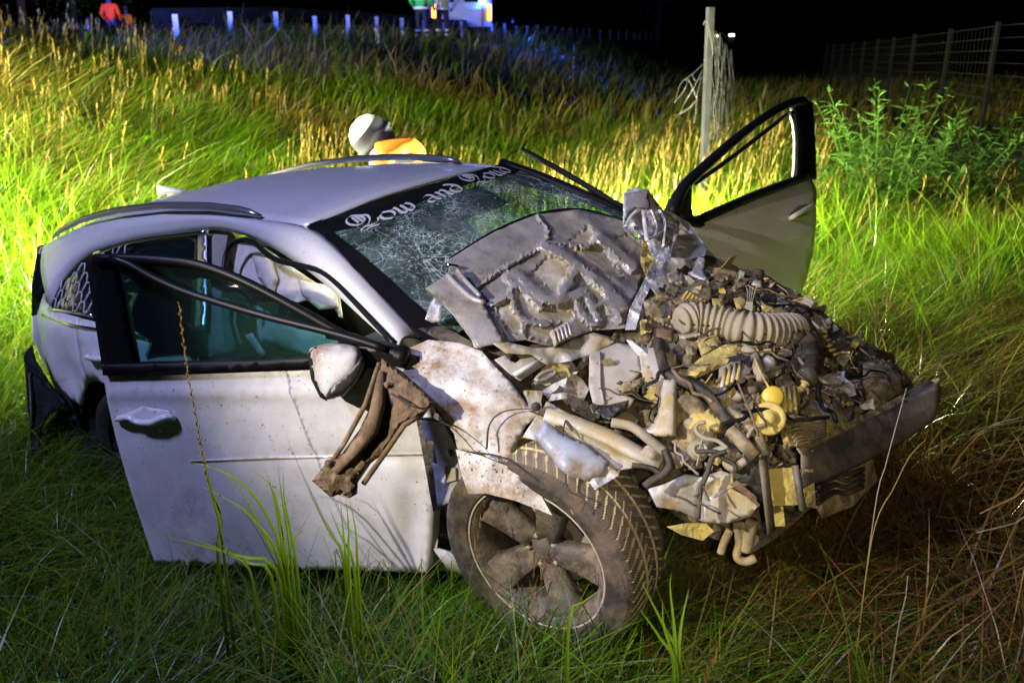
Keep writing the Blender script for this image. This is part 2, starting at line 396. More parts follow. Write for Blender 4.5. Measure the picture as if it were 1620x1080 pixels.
tag(build('road', rv, rf, 'asphalt'), kind='structure')

def px_ground(px, py):
    d = 1.0; r = ray(px, py)
    for _ in range(600):
        p = CO + r * d
        if p[2] <= gz(p[0], p[1]): return p
        d += .02
    return p
# ================================================================== GRASS
def to_px(P):
    d = P - CO; z = d[:, 1] * CS - d[:, 2] * SN; y = d[:, 1] * SN + d[:, 2] * CS; z = np.maximum(z, .05)
    return 810 + FPX * d[:, 0] / z, 540 - FPX * y / z, z
def car_local(P): return (P - CARPOS) @ RM
def big_mesh(name, V, quads, tris, col, mat):
    me = bpy.data.meshes.new(name); nq, nt_ = len(quads), len(tris)
    me.vertices.add(len(V)); me.vertices.foreach_set('co', V.astype(np.float32).ravel())
    li = np.r_[quads.ravel(), tris.ravel()].astype(np.int32); me.loops.add(len(li)); me.loops.foreach_set('vertex_index', li)
    st = np.r_[np.arange(nq) * 4, nq * 4 + np.arange(nt_) * 3].astype(np.int32); me.polygons.add(nq + nt_)
    me.polygons.foreach_set('loop_start', st); me.polygons.foreach_set('loop_total', np.r_[np.full(nq, 4), np.full(nt_, 3)].astype(np.int32))
    me.update(calc_edges=True)
    a = me.attributes.new('Col', 'FLOAT_COLOR', 'POINT'); a.data.foreach_set('color', np.c_[col, np.ones(len(col))].astype(np.float32).ravel())
    me.polygons.foreach_set('use_smooth', np.ones(nq + nt_, bool)); me.materials.append(MATS[mat]); me.validate()
    o = bpy.data.objects.new(name, me); COL.objects.link(o); return o
def blades(B, h, wid, ang, lean, droop, col, tipcol, levels=4):
    """ribbons: B base points, h length, ang bend direction, lean sideways share, droop"""
    n = len(B); ts = np.linspace(0, 1, levels); V = np.zeros((n, 2 * levels - 1, 3)); C = np.zeros((n, 2 * levels - 1, 3))
    dx, dy = np.cos(ang), np.sin(ang); tw = ang + np.pi / 2 + rng.normal(0, .7, n); wx, wy = np.cos(tw), np.sin(tw)
    for k, t_ in enumerate(ts):
        f = lean * h * (.35 * t_ + .65 * t_ ** 2)
        c_ = np.c_[B[:, 0] + dx * f, B[:, 1] + dy * f, B[:, 2] + h * (t_ - droop * t_ ** 2.3)]
        hw = wid * (1 - t_ ** 1.6) * .5
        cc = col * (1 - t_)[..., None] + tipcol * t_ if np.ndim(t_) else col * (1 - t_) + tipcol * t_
        if k < levels - 1:
            o = np.c_[wx * hw, wy * hw, np.zeros(n)]; V[:, 2 * k] = c_ - o; V[:, 2 * k + 1] = c_ + o; C[:, 2 * k] = cc; C[:, 2 * k + 1] = cc
        else: V[:, 2 * k] = c_; C[:, 2 * k] = cc
    m_ = 2 * levels - 1; base = np.arange(n)[:, None] * m_
    Q = np.concatenate([base + np.array([2 * k, 2 * k + 1, 2 * k + 3, 2 * k + 2]) for k in range(levels - 2)])
    T = base + np.array([m_ - 3, m_ - 2, m_ - 1])
    return V.reshape(-1, 3), Q, T, C.reshape(-1, 3)
class Acc:
    def __init__(s): s.V, s.Q, s.T, s.C, s.n = [], [], [], [], 0
    def add(s, V, Q, T, C):
        s.V.append(V); s.Q.append(Q + s.n); s.T.append(T + s.n); s.C.append(C); s.n += len(V)
    def make(s, name, mat): return big_mesh(name, np.vstack(s.V), np.vstack(s.Q), np.vstack(s.T), np.vstack(s.C), mat)
GREEN = np.array([.066, .165, .008]); LIME = np.array([.21, .36, .010]); STRAW = np.array([.43, .31, .08]); BROWN = np.array([.16, .085, .028]); DEEP = np.array([.030, .075, .010]); PALE = np.array([.45, .44, .33])
def nz2(x, y, sc, o=0.):       # cheap smooth value noise
    return (np.sin(x * sc + 1.7 + o) * np.cos(y * sc * 1.13 + .4 + o) + .6 * np.sin(x * sc * 2.3 - y * sc * 1.9 + o * 2) + .35 * np.sin(x * sc * 4.7 + y * sc * 5.1 + 3 * o)) / 1.95
def sample(n, x0, x1, y0, y1, margin=170):
    x = rng.uniform(x0, x1, n); y = rng.uniform(y0, y1, n); P = np.c_[x, y, ground(x, y)]
    px, py, d = to_px(P + [0, 0, .25]); L = car_local(P)
    ok = (px > -margin) & (px < 1620 + margin) & (py < 1080 + 160) & (d > .9)
    incar = (L[:, 0] > -1.05) & (L[:, 0] < 2.3) & (np.abs(L[:, 1]) < .80)
    wheel = (np.hypot(L[:, 0] - 2.56, (L[:, 1] + .78) * 1.5) < .20)
    ok &= ~incar & ~wheel
    return P[ok], px[ok], py[ok], d[ok], L[ok]
def near_door(L):    # distance in front of / behind the open door's plane, and along it
    a = R_(22); u = np.array([-math.cos(a), -math.sin(a)]); q = L[:, :2] - np.array([2.12, -.89])
    return q @ np.array([-u[1], u[0]]) * -1, q @ u
lawn = Acc(); straw = Acc()
# --- foreground: long matted blades, tips bent down
P, px, py, d, L = sample(120000, -3.6, 4.4, 1.0, 5.2)
off, along = near_door(L); n = len(P)
hmax = np.where((along > -.2) & (along < 1.2) & (np.abs(off) < .3), .24, .60); hmax = np.where((L[:, 0] > 2.0) & (np.abs(L[:, 1]) < 1.0), .24, hmax)
h = np.minimum(rng.gamma(4, .085, n).clip(.10, .62), hmax * rng.uniform(.7, 1.2, n))
g = nz2(P[:, 0], P[:, 1], 1.1) * .8 + (P[:, 0] - .1) * .8 + rng.normal(0, .30, n)      # greener to the left, brown straw to the right
k = sstep((g + .2) / 1.0)[:, None]; dk = rng.uniform(.25, 1.15, (n, 1)); col = (DEEP * (1 - k) + BROWN * .55 * k) * dk  # roots painted dark for the shaded gaps between blades
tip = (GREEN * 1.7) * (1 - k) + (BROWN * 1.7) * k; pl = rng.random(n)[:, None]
tip = np.where(pl < .05, PALE * .9, tip); tip = np.where((pl > .07) & (pl < .22), LIME * 1.1, tip); tip = np.where((pl > .22) & (pl < .34), STRAW * .7, tip); tip = tip * rng.uniform(.35, 1.5, (n, 1)) * (1 - .45 * k)  # bright tips painted as lit, right side dimmed for the darkness there
ang = nz2(P[:, 0], P[:, 1], 1.6, 4.) * 3.2 + rng.normal(0, 1.0, n)          # lies over in swathes
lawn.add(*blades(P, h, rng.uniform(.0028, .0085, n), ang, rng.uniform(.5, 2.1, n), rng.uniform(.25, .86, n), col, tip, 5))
# --- longer single blades standing out of the mat
P, px, py, d, L = sample(5200, -3.6, 4.2, 1.2, 5.0); off, along = near_door(L); n = len(P)
ok = ~((along > -.9) & (along < 1.15) & (np.abs(off) < .5)) & (rng.random(n) < .8); P = P[ok]; n = len(P); rt = sstep((P[:, 0] + .2) / 1.4)[:, None]
lawn.add(*blades(P, rng.uniform(.25, .52, n), rng.uniform(.003, .008, n), rng.uniform(0, 6.28, n), rng.uniform(.3, 1.4, n), rng.uniform(.1, .6, n), DEEP * (1 - rt) + BROWN * .7 * rt, (LIME * .7) * (1 - rt) + (BROWN * 1.6) * rt, levels=5))
# --- coarse blades in front, vivid on the left, straw on the right
P, px, py, d, L = sample(5200, -3.2, 3.6, 1.1, 4.6); off, along = near_door(L); n = len(P)
inf = (along > -.9) & (along < 1.15) & (np.abs(off) < .28); ok = (~inf | (rng.random(n) < .30)) & ~((L[:, 0] > 2.0) & (L[:, 0] < 3.3) & (np.abs(L[:, 1]) < 1.15) & (rng.random(n) < .55)); P, d = P[ok], d[ok]; n = len(P); rt = sstep((P[:, 0] + .1 + rng.normal(0, .3, n)) / 1.0)[:, None]
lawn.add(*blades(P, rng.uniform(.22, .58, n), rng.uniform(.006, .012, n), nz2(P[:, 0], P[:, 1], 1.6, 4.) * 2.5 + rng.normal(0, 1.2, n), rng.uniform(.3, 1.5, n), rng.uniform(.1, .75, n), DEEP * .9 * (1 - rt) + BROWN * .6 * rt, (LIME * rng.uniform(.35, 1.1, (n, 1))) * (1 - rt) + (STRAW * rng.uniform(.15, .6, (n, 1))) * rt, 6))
# --- the bank and the meadow behind the car, the meadow on the right
def meadow(n, box, hs, ws, straw_bias, lean=(.1, .8), keep=None, levels=4, acc=lawn, hk=1.0, thin=True):
    P, px, py, d, L = sample(n, *box)
    if keep is not None:
        m_ = keep(P, px, py, d, L); P, d, px = P[m_], d[m_], px[m_]
    n = len(P); g = nz2(P[:, 0], P[:, 1], .8, 1.) + .5 * nz2(P[:, 0], P[:, 1], 2.7, 2.) + straw_bias(P) + rng.normal(0, .28, n)
    k = sstep((g + .5) / 1.2)[:, None]; r = rng.random(n)[:, None]
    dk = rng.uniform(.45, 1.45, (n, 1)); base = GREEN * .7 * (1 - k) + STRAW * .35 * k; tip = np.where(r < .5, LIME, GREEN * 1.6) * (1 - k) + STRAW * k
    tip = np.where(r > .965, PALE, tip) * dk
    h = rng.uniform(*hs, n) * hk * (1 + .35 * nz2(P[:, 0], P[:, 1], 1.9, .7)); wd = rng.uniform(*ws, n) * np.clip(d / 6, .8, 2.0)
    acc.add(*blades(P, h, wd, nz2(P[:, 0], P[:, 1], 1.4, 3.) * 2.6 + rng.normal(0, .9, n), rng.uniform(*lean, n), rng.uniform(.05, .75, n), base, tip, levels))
sN = lambda P: (P[:, 0] - CRA[0]) * CRN[0] + (P[:, 1] - CRA[1]) * CRN[1]
patchy = lambda P, px, py, d, L: (nz2(P[:, 0], P[:, 1], 3.1, .3) + .6 * nz2(P[:, 0], P[:, 1], 6.0, 1.3) + rng.normal(0, .5, len(P))) > -.45
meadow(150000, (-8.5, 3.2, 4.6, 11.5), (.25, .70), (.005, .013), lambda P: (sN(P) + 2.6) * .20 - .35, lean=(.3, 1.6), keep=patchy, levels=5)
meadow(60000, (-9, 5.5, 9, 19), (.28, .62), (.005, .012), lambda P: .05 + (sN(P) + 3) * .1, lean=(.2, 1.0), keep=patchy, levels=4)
meadow(80000, (1.5, 7.5, 3.2, 10), (.20, .55), (.005, .012), lambda P: .50 - .4 * (P[:, 1] < 4.4) + .2 * (P[:, 1] > 6.5), lean=(.4, 1.8), keep=patchy, levels=5)
meadow(30000, (-16, 26, 16, 46), (.4, .8), (.012, .03), lambda P: .2 + 0 * P[:, 0], levels=3)
# --- clumps of broad lime blades behind the roof, left and right
for (cx, cy, nb) in [(-3.3, 6.3, 340), (-2.6, 6.6, 320), (-3.9, 6.9, 300), (-2.0, 7.0, 260), (.9, 7.0, 420), (1.6, 6.6, 420), (2.2, 6.9, 380), (.2, 7.6, 300), (1.5, 7.7, 300), (-4.4, 7.6, 220), (2.9, 5.6, 260), (3.2, 5.0, 240)]:
    x = rng.normal(cx, .28, nb); y = rng.normal(cy, .28, nb); P = np.c_[x, y, ground(x, y)]
    lawn.add(*blades(P, rng.uniform(.45, .85, nb), rng.uniform(.008, .016, nb), rng.uniform(0, 6.28, nb), rng.uniform(.1, .7, nb), rng.uniform(.02, .45, nb), np.tile(GREEN, (nb, 1)), np.tile(LIME * 1.25, (nb, 1)), 5))
for (cx, cy, nb, hh) in [(620, 1010, 300, .22), (720, 1030, 420, .22), (820, 1045, 420, .2), (920, 1050, 420, .2), (1010, 1040, 380, .22), (1090, 990, 420, .24), (1180, 940, 420, .26), (1280, 900, 420, .3), (1380, 850, 420, .3), (1120, 900, 300, .24), (1230, 860, 300, .22), (1450, 800, 300, .3), (480, 930, 260, .16), (330, 920, 260, .16), (200, 800, 300, .2), (120, 790, 300, .24)]:
    q = px_ground(cx, cy); x = rng.normal(q[0], .11, nb); y = rng.normal(q[1], .08, nb); P = np.c_[x, y, ground(x, y)]; rt = sstep((x + .1) / 1.0)[:, None]
    lawn.add(*blades(P, rng.uniform(.4, 1.25, nb) * hh, rng.uniform(.0025, .006, nb), rng.uniform(0, 6.28, nb), rng.uniform(.2, 1.6, nb), rng.uniform(.05, .6, nb), DEEP * 1.2 * (1 - rt) + BROWN * .6 * rt, (GREEN * 1.8) * (1 - rt) + BROWN * 1.7 * rt, 5))
tag(lawn.make('grass', 'blade'), 'long tangled green and straw grass covering the slope', 'grass', kind='stuff')
# --- seed stalks
def stalks(n, box, hs, keep=None, colr=STRAW):
    P, px, py, d, L = sample(n, *box)
    if keep is not None: m_ = keep(P, px, py, d, L); P, d = P[m_], d[m_]
    n = len(P)
    if not n: return
    h = rng.uniform(*hs, n); ang = rng.normal(.3, 1.0, n); ln = rng.uniform(.02, .35, n); c_ = colr * rng.uniform(.7, 1.15, (n, 1))
    wd = .0035 * np.clip(d / 6, .8, 2.5)
    straw.add(*blades(P, h, wd * 1.6, ang, ln, np.full(n, .03), c_ * .6 + GREEN * .25, c_, 4))
    f = lambda t_: np.c_[P[:, 0] + np.cos(ang) * ln * h * (.35 * t_ + .65 * t_ * t_), P[:, 1] + np.sin(ang) * ln * h * (.35 * t_ + .65 * t_ * t_), P[:, 2] + h * (t_ - .03 * t_ ** 2.3)]
    for j in range(9):          # ear: short husks
        t_ = .80 + .2 * j / 8; B = f(t_); a2 = ang + rng.uniform(-2.6, 2.6, n)
        straw.add(*blades(B, rng.uniform(.03, .05, n), wd * 1.4 + .001, a2, rng.uniform(.25, .7, n), np.zeros(n), c_, c_ * 1.15, 3))
stalks(800, (-8.5, -1.5, 8.3, 13), (.45, .85), lambda P, px, py, d, L: sN(P) > -3.2)
stalks(900, (-2.5, 4.2, 7.6, 11.5), (.55, .95), lambda P, px, py, d, L: px < 1290)
stalks(260, (-6, 3, 5.6, 9), (.5, .85))
stalks(170, (2.6, 7, 3.6, 9.5), (.35, .6))
stalks(150, (-.2, 3.5, 1.5, 4.2), (.3, .6), lambda P, px, py, d, L: (L[:, 1] < -1.1) | (L[:, 0] > 3.5), BROWN * 2)
tag(straw.make('seeding_grass', 'blade'), 'tall dry grass stalks with pale seed heads along the bank', 'grass', kind='stuff')

# --- single clumps that stand in front of the open door
def ribbon(path, w0, face=None):
    P = np.array(path, float); V, Fc = [], []
    for i, p in enumerate(P):
        t_ = i / (len(P) - 1); T = P[min(i + 1, len(P) - 1)] - P[max(i - 1, 0)]; sd = np.cross(T, CO - p); sd /= np.linalg.norm(sd) + 1e-9
        nrm = np.cross(sd, T); nrm /= np.linalg.norm(nrm) + 1e-9; hw = w0 * .5 * max(.04, (1 - t_ ** 4))
        V += [p - sd * hw, p - nrm * hw * .35, p + sd * hw]
        if i: k = 3 * i; Fc += [(k - 3, k - 2, k + 1, k), (k - 2, k - 1, k + 2, k + 1)]
    return V, Fc
def add_col(o, base, tip, ref=None):
    me = o.data; a = me.attributes.new('Col', 'FLOAT_COLOR', 'POINT'); z = np.array([v.co.z for v in me.vertices]); k = ((z - z.min()) / (np.ptp(z) + 1e-6))[:, None]
    c_ = np.asarray(base) * (1 - k) + np.asarray(tip) * k; a.data.foreach_set('color', np.c_[c_, np.ones(len(z))].astype(np.float32).ravel())
def clump(name, label, strokes, d0, group=None):
    root = None; pts = at(strokes[0][0][0], strokes[0][0][1], d0); root = empty(name, pts)
    for st in strokes:
        path = [at(x, y, d0 + (dd[0] if dd else 0)) - pts for (x, y, *dd) in st]; b1 = path[0] + pts; g1 = gz(b1[0], b1[1]) - .02
        if b1[2] - g1 > .03: path = [np.array([b1[0], b1[1], g1]) - pts] + path
        o = build('blade', *ribbon(smooth_line(path, 20) + pts, .0115), 'leaf', root); o.matrix_parent_inverse = Matrix.Translation(-Vector(pts))
        add_col(o, DEEP * 1.2, LIME)
    tag(root, label, 'grass', group)
clump('grass_clump', 'fresh green grass clump bending in front of the open door, below its handle', [
    [(448, 900), (430, 830), (390, 770), (340, 740), (295, 730)], [(455, 905), (445, 830), (430, 770), (400, 745), (385, 742)], [(450, 900), (440, 820), (425, 755), (418, 740)],
    [(462, 900), (455, 840), (445, 780), (440, 735)], [(470, 905), (462, 850), (450, 790), (448, 738)], [(440, 910), (380, 880), (310, 860), (250, 845)], [(430, 915), (390, 890), (340, 865), (300, 850)], [(445, 900), (400, 820), (360, 790), (320, 770)],
    [(455, 905), (470, 850), (492, 810)], [(400, 920), (370, 880), (340, 852)], [(448, 910), (430, 870), (395, 800), (370, 760), (350, 745)]], 2.72)
clump('grass_clump', 'few upright green blades in front of the door, under the torn muddy arm', [
    [(545, 895), (520, 840), (500, 800), (484, 766)], [(548, 895), (543, 840), (538, 786)], [(552, 895), (552, 840), (547, 782)], [(566, 897), (563, 840), (553, 790)], [(560, 900), (540, 850), (520, 800)]], 2.66)
clump('grass_clump', 'green blades rising in front of the muddy front tyre', [
    [(1075, 1050), (1055, 1000), (1030, 950), (1015, 920)], [(1068, 1050), (1066, 990), (1060, 930), (1062, 905)], [(1070, 1060), (1045, 1010), (1010, 960)], [(1072, 1050), (1078, 985), (1090, 930)], [(1066, 1060), (1050, 990), (1048, 950)], [(900, 985), (925, 950), (955, 930)]], 2.30)
clump('grass_clump', 'long thin green blade curving across the lower door, left of the clump', [
    [(345, 880), (350, 820), (330, 760), (305, 640)], [(352, 860), (338, 790), (322, 720)]], 2.78)
st = empty('grass_stalk', at(350, 860, 2.7)); base_ = np.array(at(350, 860, 2.7))
path = [np.array([base_[0], base_[1], gz(base_[0], base_[1]) - .02]), at(350, 860, 2.7), at(328, 760, 2.7), at(308, 650, 2.7), at(297, 590, 2.7), at(289, 530, 2.7), at(284, 484, 2.7)]
o = build('stem', *tube_geo(smooth_line(path, 20), np.linspace(.0022, .0012, 20), 5), 'leaf', st); o.matrix_parent_inverse = Matrix.Translation(-Vector(base_)); add_col(o, GREEN, STRAW * .8)
hv = []
sp = smooth_line(path, 120)[70:]
for i, p in enumerate(sp):
    a = i * 2.4; dv = np.array([math.cos(a) * .004, math.sin(a) * .004, .010]); hv.append(tube_geo([p, p + dv, p + dv * 1.6], [.0012, .0022, .0003], 4))
o = build('seed_head', *join(hv), 'leaf', st); o.matrix_parent_inverse = Matrix.Translation(-Vector(base_)); add_col(o, STRAW * .7, np.array([.40, .22, .08]))
tag(st, 'single tall stalk with brown seed head standing before the open door window', 'grass')

# ================================================================== BROAD-LEAVED PLANTS
def plant(name, label, px, py, d, height, nstem, spread, leaf, col, tip, cat='plant', group=None, npl=26, droop=.2, wl=.3):
    b0 = at(px, py, d); b0 = np.array([b0[0], b0[1], gz(b0[0], b0[1])]); root = empty(name, b0); rr = np.random.default_rng(int(px * 7 + py)); sg = []; lv, lf = [], []
    for s_ in range(nstem):
        a = rr.uniform(0, 6.28); r0 = spread * .35 * rr.uniform(0, 1); h = height * rr.uniform(.55, 1); p0 = np.array([math.cos(a) * r0, math.sin(a) * r0, -.02]); out = spread * rr.uniform(.2, .8)
        path = np.array([p0 + np.array([math.cos(a) * out * t_ ** 1.5, math.sin(a) * out * t_ ** 1.5, h * t_]) for t_ in np.linspace(0, 1, 7)]); sg.append(tube_geo(path, np.linspace(.006, .002, 7), 5))
        for k in range(npl):
            t_ = rr.uniform(.18, 1); p = np.array([np.interp(t_, np.linspace(0, 1, 7), path[:, j]) for j in range(3)]); a2 = k * 2.4 + rr.uniform(-.4, .4); el = rr.uniform(-.1, .9)
            dv = np.array([math.cos(a2) * math.cos(el), math.sin(a2) * math.cos(el), math.sin(el)]); ln = leaf * rr.uniform(.6, 1.2) * (1.15 - .5 * t_)
            sd = np.cross(dv, [0, 0, 1]); sd /= np.linalg.norm(sd) + 1e-9; o = len(lv); wv = sd * ln * wl * .5; dz = np.array([0, 0, -droop * ln])
            lv += [p, p + dv * ln * .4 + wv, p + dv * ln * .45 + dz * .2 + np.array([0, 0, -.04 * ln]), p + dv * ln * .4 - wv, p + dv * ln + dz]; lf += [(o, o + 1, o + 2), (o, o + 2, o + 3), (o + 1, o + 4, o + 2), (o + 2, o + 4, o + 3)]
    o = build('stem', *join(sg), 'leaf', root); add_col(o, DEEP, GREEN)
    o = build('foliage', lv, lf, 'leaf', root, smooth=False); add_col(o, col, tip)
    tag(root, label, cat, group)
plant('weed', 'bright leafy weed with white buds on the bank, left of the roof', 165, 190, 9.2, .75, 9, .5, .10, GREEN, LIME * 1.1, group='leafy weeds on the bank')
plant('weed', 'leafy lime green weed on the bank above the roof antenna', 275, 235, 8.2, .7, 10, .5, .10, GREEN, LIME * 1.2, group='leafy weeds on the bank')
plant('weed', 'low leafy weed close to the left picture edge beside the car tail', 40, 470, 6.0, .5, 12, .55, .09, GREEN, LIME * .9, group='leafy weeds on the bank')
plant('weed', 'leafy weed on the bank just left of the car roof end', 60, 330, 7.0, .55, 10, .5, .09, GREEN, LIME, group='leafy weeds on the bank')
WG = np.array([.06, .16, .02]); WT = np.array([.14, .29, .06])
plant('willow_shrub', 'tallest green willow shrub on the right, nearest the open far door', 1395, 290, 7.7, 1.4, 40, .8, .17, WG, WT, 'shrub', 'willow shrubs on the right', 34, .15, .2)
plant('willow_shrub', 'wide low willow shrub in the middle of the right hand group', 1480, 285, 7.9, 1.0, 36, .95, .17, WG, WT, 'shrub', 'willow shrubs on the right', 30, .15, .2)
plant('willow_shrub', 'willow shrub at the right picture edge below the fence', 1590, 270, 8.1, 1.05, 34, .85, .17, WG, WT, 'shrub', 'willow shrubs on the right', 30, .15, .2)

# ================================================================== FENCES, GUARDRAIL
def upost(p, top, r=.03, ang=0):
    """open U-channel steel post from p to top"""
    p = np.array(p, float); top = np.array(top, float); c_, s_ = math.cos(ang), math.sin(ang); V, Fc = [], []
    sec = [(-r, -r), (r, -r), (r, r), (r * .8, r), (r * .8, -r * .8), (-r * .8, -r * .8), (-r * .8, r), (-r, r)]
    for q in (p, top):
        for a, b_ in sec: V.append(q + np.array([a * c_ - b_ * s_, a * s_ + b_ * c_, 0]))
    n = len(sec); Fc = [(i, (i + 1) % n, n + (i + 1) % n, n + i) for i in range(n)] + [tuple(range(n - 1, -1, -1)), tuple(range(n, 2 * n))]
    return V, Fc
fb = at(1112, 335, 8.8); fb[2] = gz(fb[0], fb[1]); ft = at(1124, 12, 8.95)
fence = empty('broken_fence', fb)
def fpart(name, geo, mat, **kw):
    o = build(name, *geo, mat, fence, **kw); o.matrix_parent_inverse = Matrix.Translation(-Vector(fb)); return o
fpart('post', upost(fb - [0, 0, .1], ft, .031, .3), 'steel_post', smooth=False)
wires = []
rw = random.Random(3)
for k in range(15):                     # crumpled mesh hanging off the far side of the post
    x0 = 1128 + k * 2.2; dd = 9.1 + k * .45; pth = [at(x0 + rw.uniform(-3, 3), 40 + k * 3 + j * 26 + rw.uniform(-4, 4), dd + rw.uniform(-.1, .1)) for j in range(8)]
    wires.append(tube_geo(smooth_line(pth, 26), .004, 4))
for j in range(11):
    pth = [at(1120 + k * 5, 50 + j * 17 + k * 1.5 + rw.uniform(-6, 6), 9.0 + k * .9) for k in range(8)]; wires.append(tube_geo(pth, .005, 4))
fpart('wire_mesh', join(wires), 'wire')
wires = []
for a in ([(1114, 100), (1095, 118), (1077, 133), (1068, 163)], [(1112, 110), (1100, 135), (1085, 160), (1076, 180)], [(1111, 120), (1103, 150), (1101, 175), (1098, 195)], [(1077, 133), (1080, 128), (1087, 127), (1084, 140), (1070, 160)], [(1100, 160), (1090, 172), (1076, 180), (1066, 183)], [(1114, 96), (1127, 90), (1126, 70), (1118, 30)], [(1113, 40), (1116, 34), (1122, 60)], [(1095, 118), (1100, 128), (1110, 124)], [(1088, 125), (1096, 140), (1104, 160)]):
    wires.append(tube_geo(smooth_line([at(x, y, 8.75 + rw.uniform(-.1, .1)) for x, y in a], 18), .0038, 4))
fpart('loose_wire', join(wires), 'wire')
tag(fence, 'tall steel fence post with torn wire mesh behind the car', 'fence')
ff = empty('game_fence', (5.5, 11, gz(5.5, 11)))
tops = [(1580, 35, 12.5), (1505, 46, 14.6), (1448, 54, 16.8), (1415, 59, 19.0), (1390, 62, 21.2), (1368, 65, 23.5), (1350, 67, 26), (1334, 69, 28.5), (1320, 70, 31), (1308, 71, 34)]
tp = []
for px, py, d in tops:
    p = at(px, py, d); g0 = gz(p[0], p[1]); tp.append((p, g0))
    o = build('post', *upost((p[0] - .03, p[1], g0 - .1), p, .024, .2), 'unlit_steel', ff, smooth=False); o.matrix_parent_inverse = ff.matrix_basis.inverted()
wires = []
for k in range(12):
    f = k / 11; wires.append(tube_geo([np.array([p[0], p[1], g0 + .15 + (p[2] - g0 - .2) * f]) for p, g0 in tp] + [], .004, 4))
for i in range(len(tp) - 1):
    (a, ga), (b_, gb) = tp[i], tp[i + 1]
    for k in range(1, 12):
        q = a + (b_ - a) * k / 12; g0 = ga + (gb - ga) * k / 12; wires.append(tube_geo([(q[0], q[1], g0 + .1), (q[0], q[1], q[2] - .05)], .003, 3))
e0 = tp[0][0] + (tp[0][0] - tp[1][0]) * 1.0
for k in range(12):
    f = k / 11; p, g0 = tp[0]; wires.append(tube_geo([np.array([p[0], p[1], g0 + .15 + (p[2] - g0 - .2) * f]), np.array([e0[0], e0[1], g0 + .15 + (p[2] - g0 - .2) * f])], .004, 4))
o = build('wire_mesh', *join(wires), 'unlit_wire', ff); o.matrix_parent_inverse = ff.matrix_basis.inverted()
tag(ff, 'long wire fence on steel posts receding into the dark on the right', 'fence')
gb0 = CRA + CRD * 4; gr = empty('guardrail', (gb0[0], gb0[1], 2.5)); gi = gr.matrix_basis.inverted
pm = None
for k in range(2, 34):
    t_ = 1.2 + k * 1.72 if k < 24 else 1.2 + 24 * 1.72 + (k - 24) * 3.4; p = CRA + CRD * t_ + CRN * .25; zt = gz(*p)
    if pm is None:
        pm = build('post', *upost((0, 0, -.15), (0, 0, .62), .045, .27), 'reflective', gr, smooth=False); o = pm
    else: o = bpy.data.objects.new('post', pm.data); COL.objects.link(o); o.parent = gr
    o.location = (p[0] - gb0[0], p[1] - gb0[1], zt - 2.5)
prof = [(0, 0), (.03, .03), (.08, .06), (.03, .10), (0, .15), (.03, .20), (.08, .24), (.03, .28), (0, .31)]; V, Fc = [], []
for i, t_ in enumerate(np.linspace(4.2, 75, 20)):
    p = CRA + CRD * t_ + CRN * .36; z0 = gz(*p) + .40
    for a, b_ in prof: V.append((p[0] + CRN[0] * a, p[1] + CRN[1] * a, z0 + b_))
    if i: n = len(prof); Fc += [((i - 1) * n + j, (i - 1) * n + j + 1, i * n + j + 1, i * n + j) for j in range(n - 1)]
o = build('beam', V, Fc, 'unlit_steel', gr, solid=.004); o.matrix_parent_inverse = Matrix.Translation((-gb0[0], -gb0[1], -2.5))
tag(gr, 'steel guardrail with pale posts along the road on top of the bank', 'guardrail')

# ================================================================== PEOPLE
def skin_mesh(name, joints, edges, mat, parent, root=0, sub=2):
    """continuous body grown over a skeleton: joints = [(pos, radius)]"""
    me = bpy.data.meshes.new(name); me.from_pydata([tuple(p) for p, r in joints], edges, []); me.materials.append(MATS[mat])
    o = bpy.data.objects.new(name, me); COL.objects.link(o); o.parent = parent
    sk = o.modifiers.new('skin', 'SKIN'); sk.use_smooth_shade = True
    if not me.skin_vertices: me.attributes  # layer is created by the modifier
    bm = bmesh.new(); bm.from_mesh(me); ly = bm.verts.layers.skin.verify()
    for v, (p, r) in zip(bm.verts, joints):
        v[ly].radius = r if isinstance(r, tuple) else (r, r); v[ly].use_root = (v.index == root)
    bm.to_mesh(me); bm.free()
    ss = o.modifiers.new('sub', 'SUBSURF'); ss.levels = sub; ss.render_levels = sub
    return o
def ball(c, r, n=14, m=9, sc=(1, 1, 1)):
    V, Fc = [], []
    for i in range(m + 1):
        th = math.pi * i / m
        for k in range(n): a = 2 * math.pi * k / n; V.append(np.array(c) + r * np.array([math.sin(th) * math.cos(a) * sc[0], math.sin(th) * math.sin(a) * sc[1], math.cos(th) * sc[2]]))
    for i in range(m):
        for k in range(n): k2 = (k + 1) % n; Fc.append((i * n + k, i * n + k2, (i + 1) * n + k2, (i + 1) * n + k))
    return V, Fc
def band(c, rx, ry, h, t_=.012, n=20):
    V, Fc = [], []
    for z in (-h / 2, h / 2):
        for k in range(n): a = 2 * math.pi * k / n; V.append((c[0] + math.cos(a) * rx, c[1] + math.sin(a) * ry, c[2] + z))
    for k in range(n): k2 = (k + 1) % n; Fc.append((k, k2, n + k2, n + k))
    return V, Fc
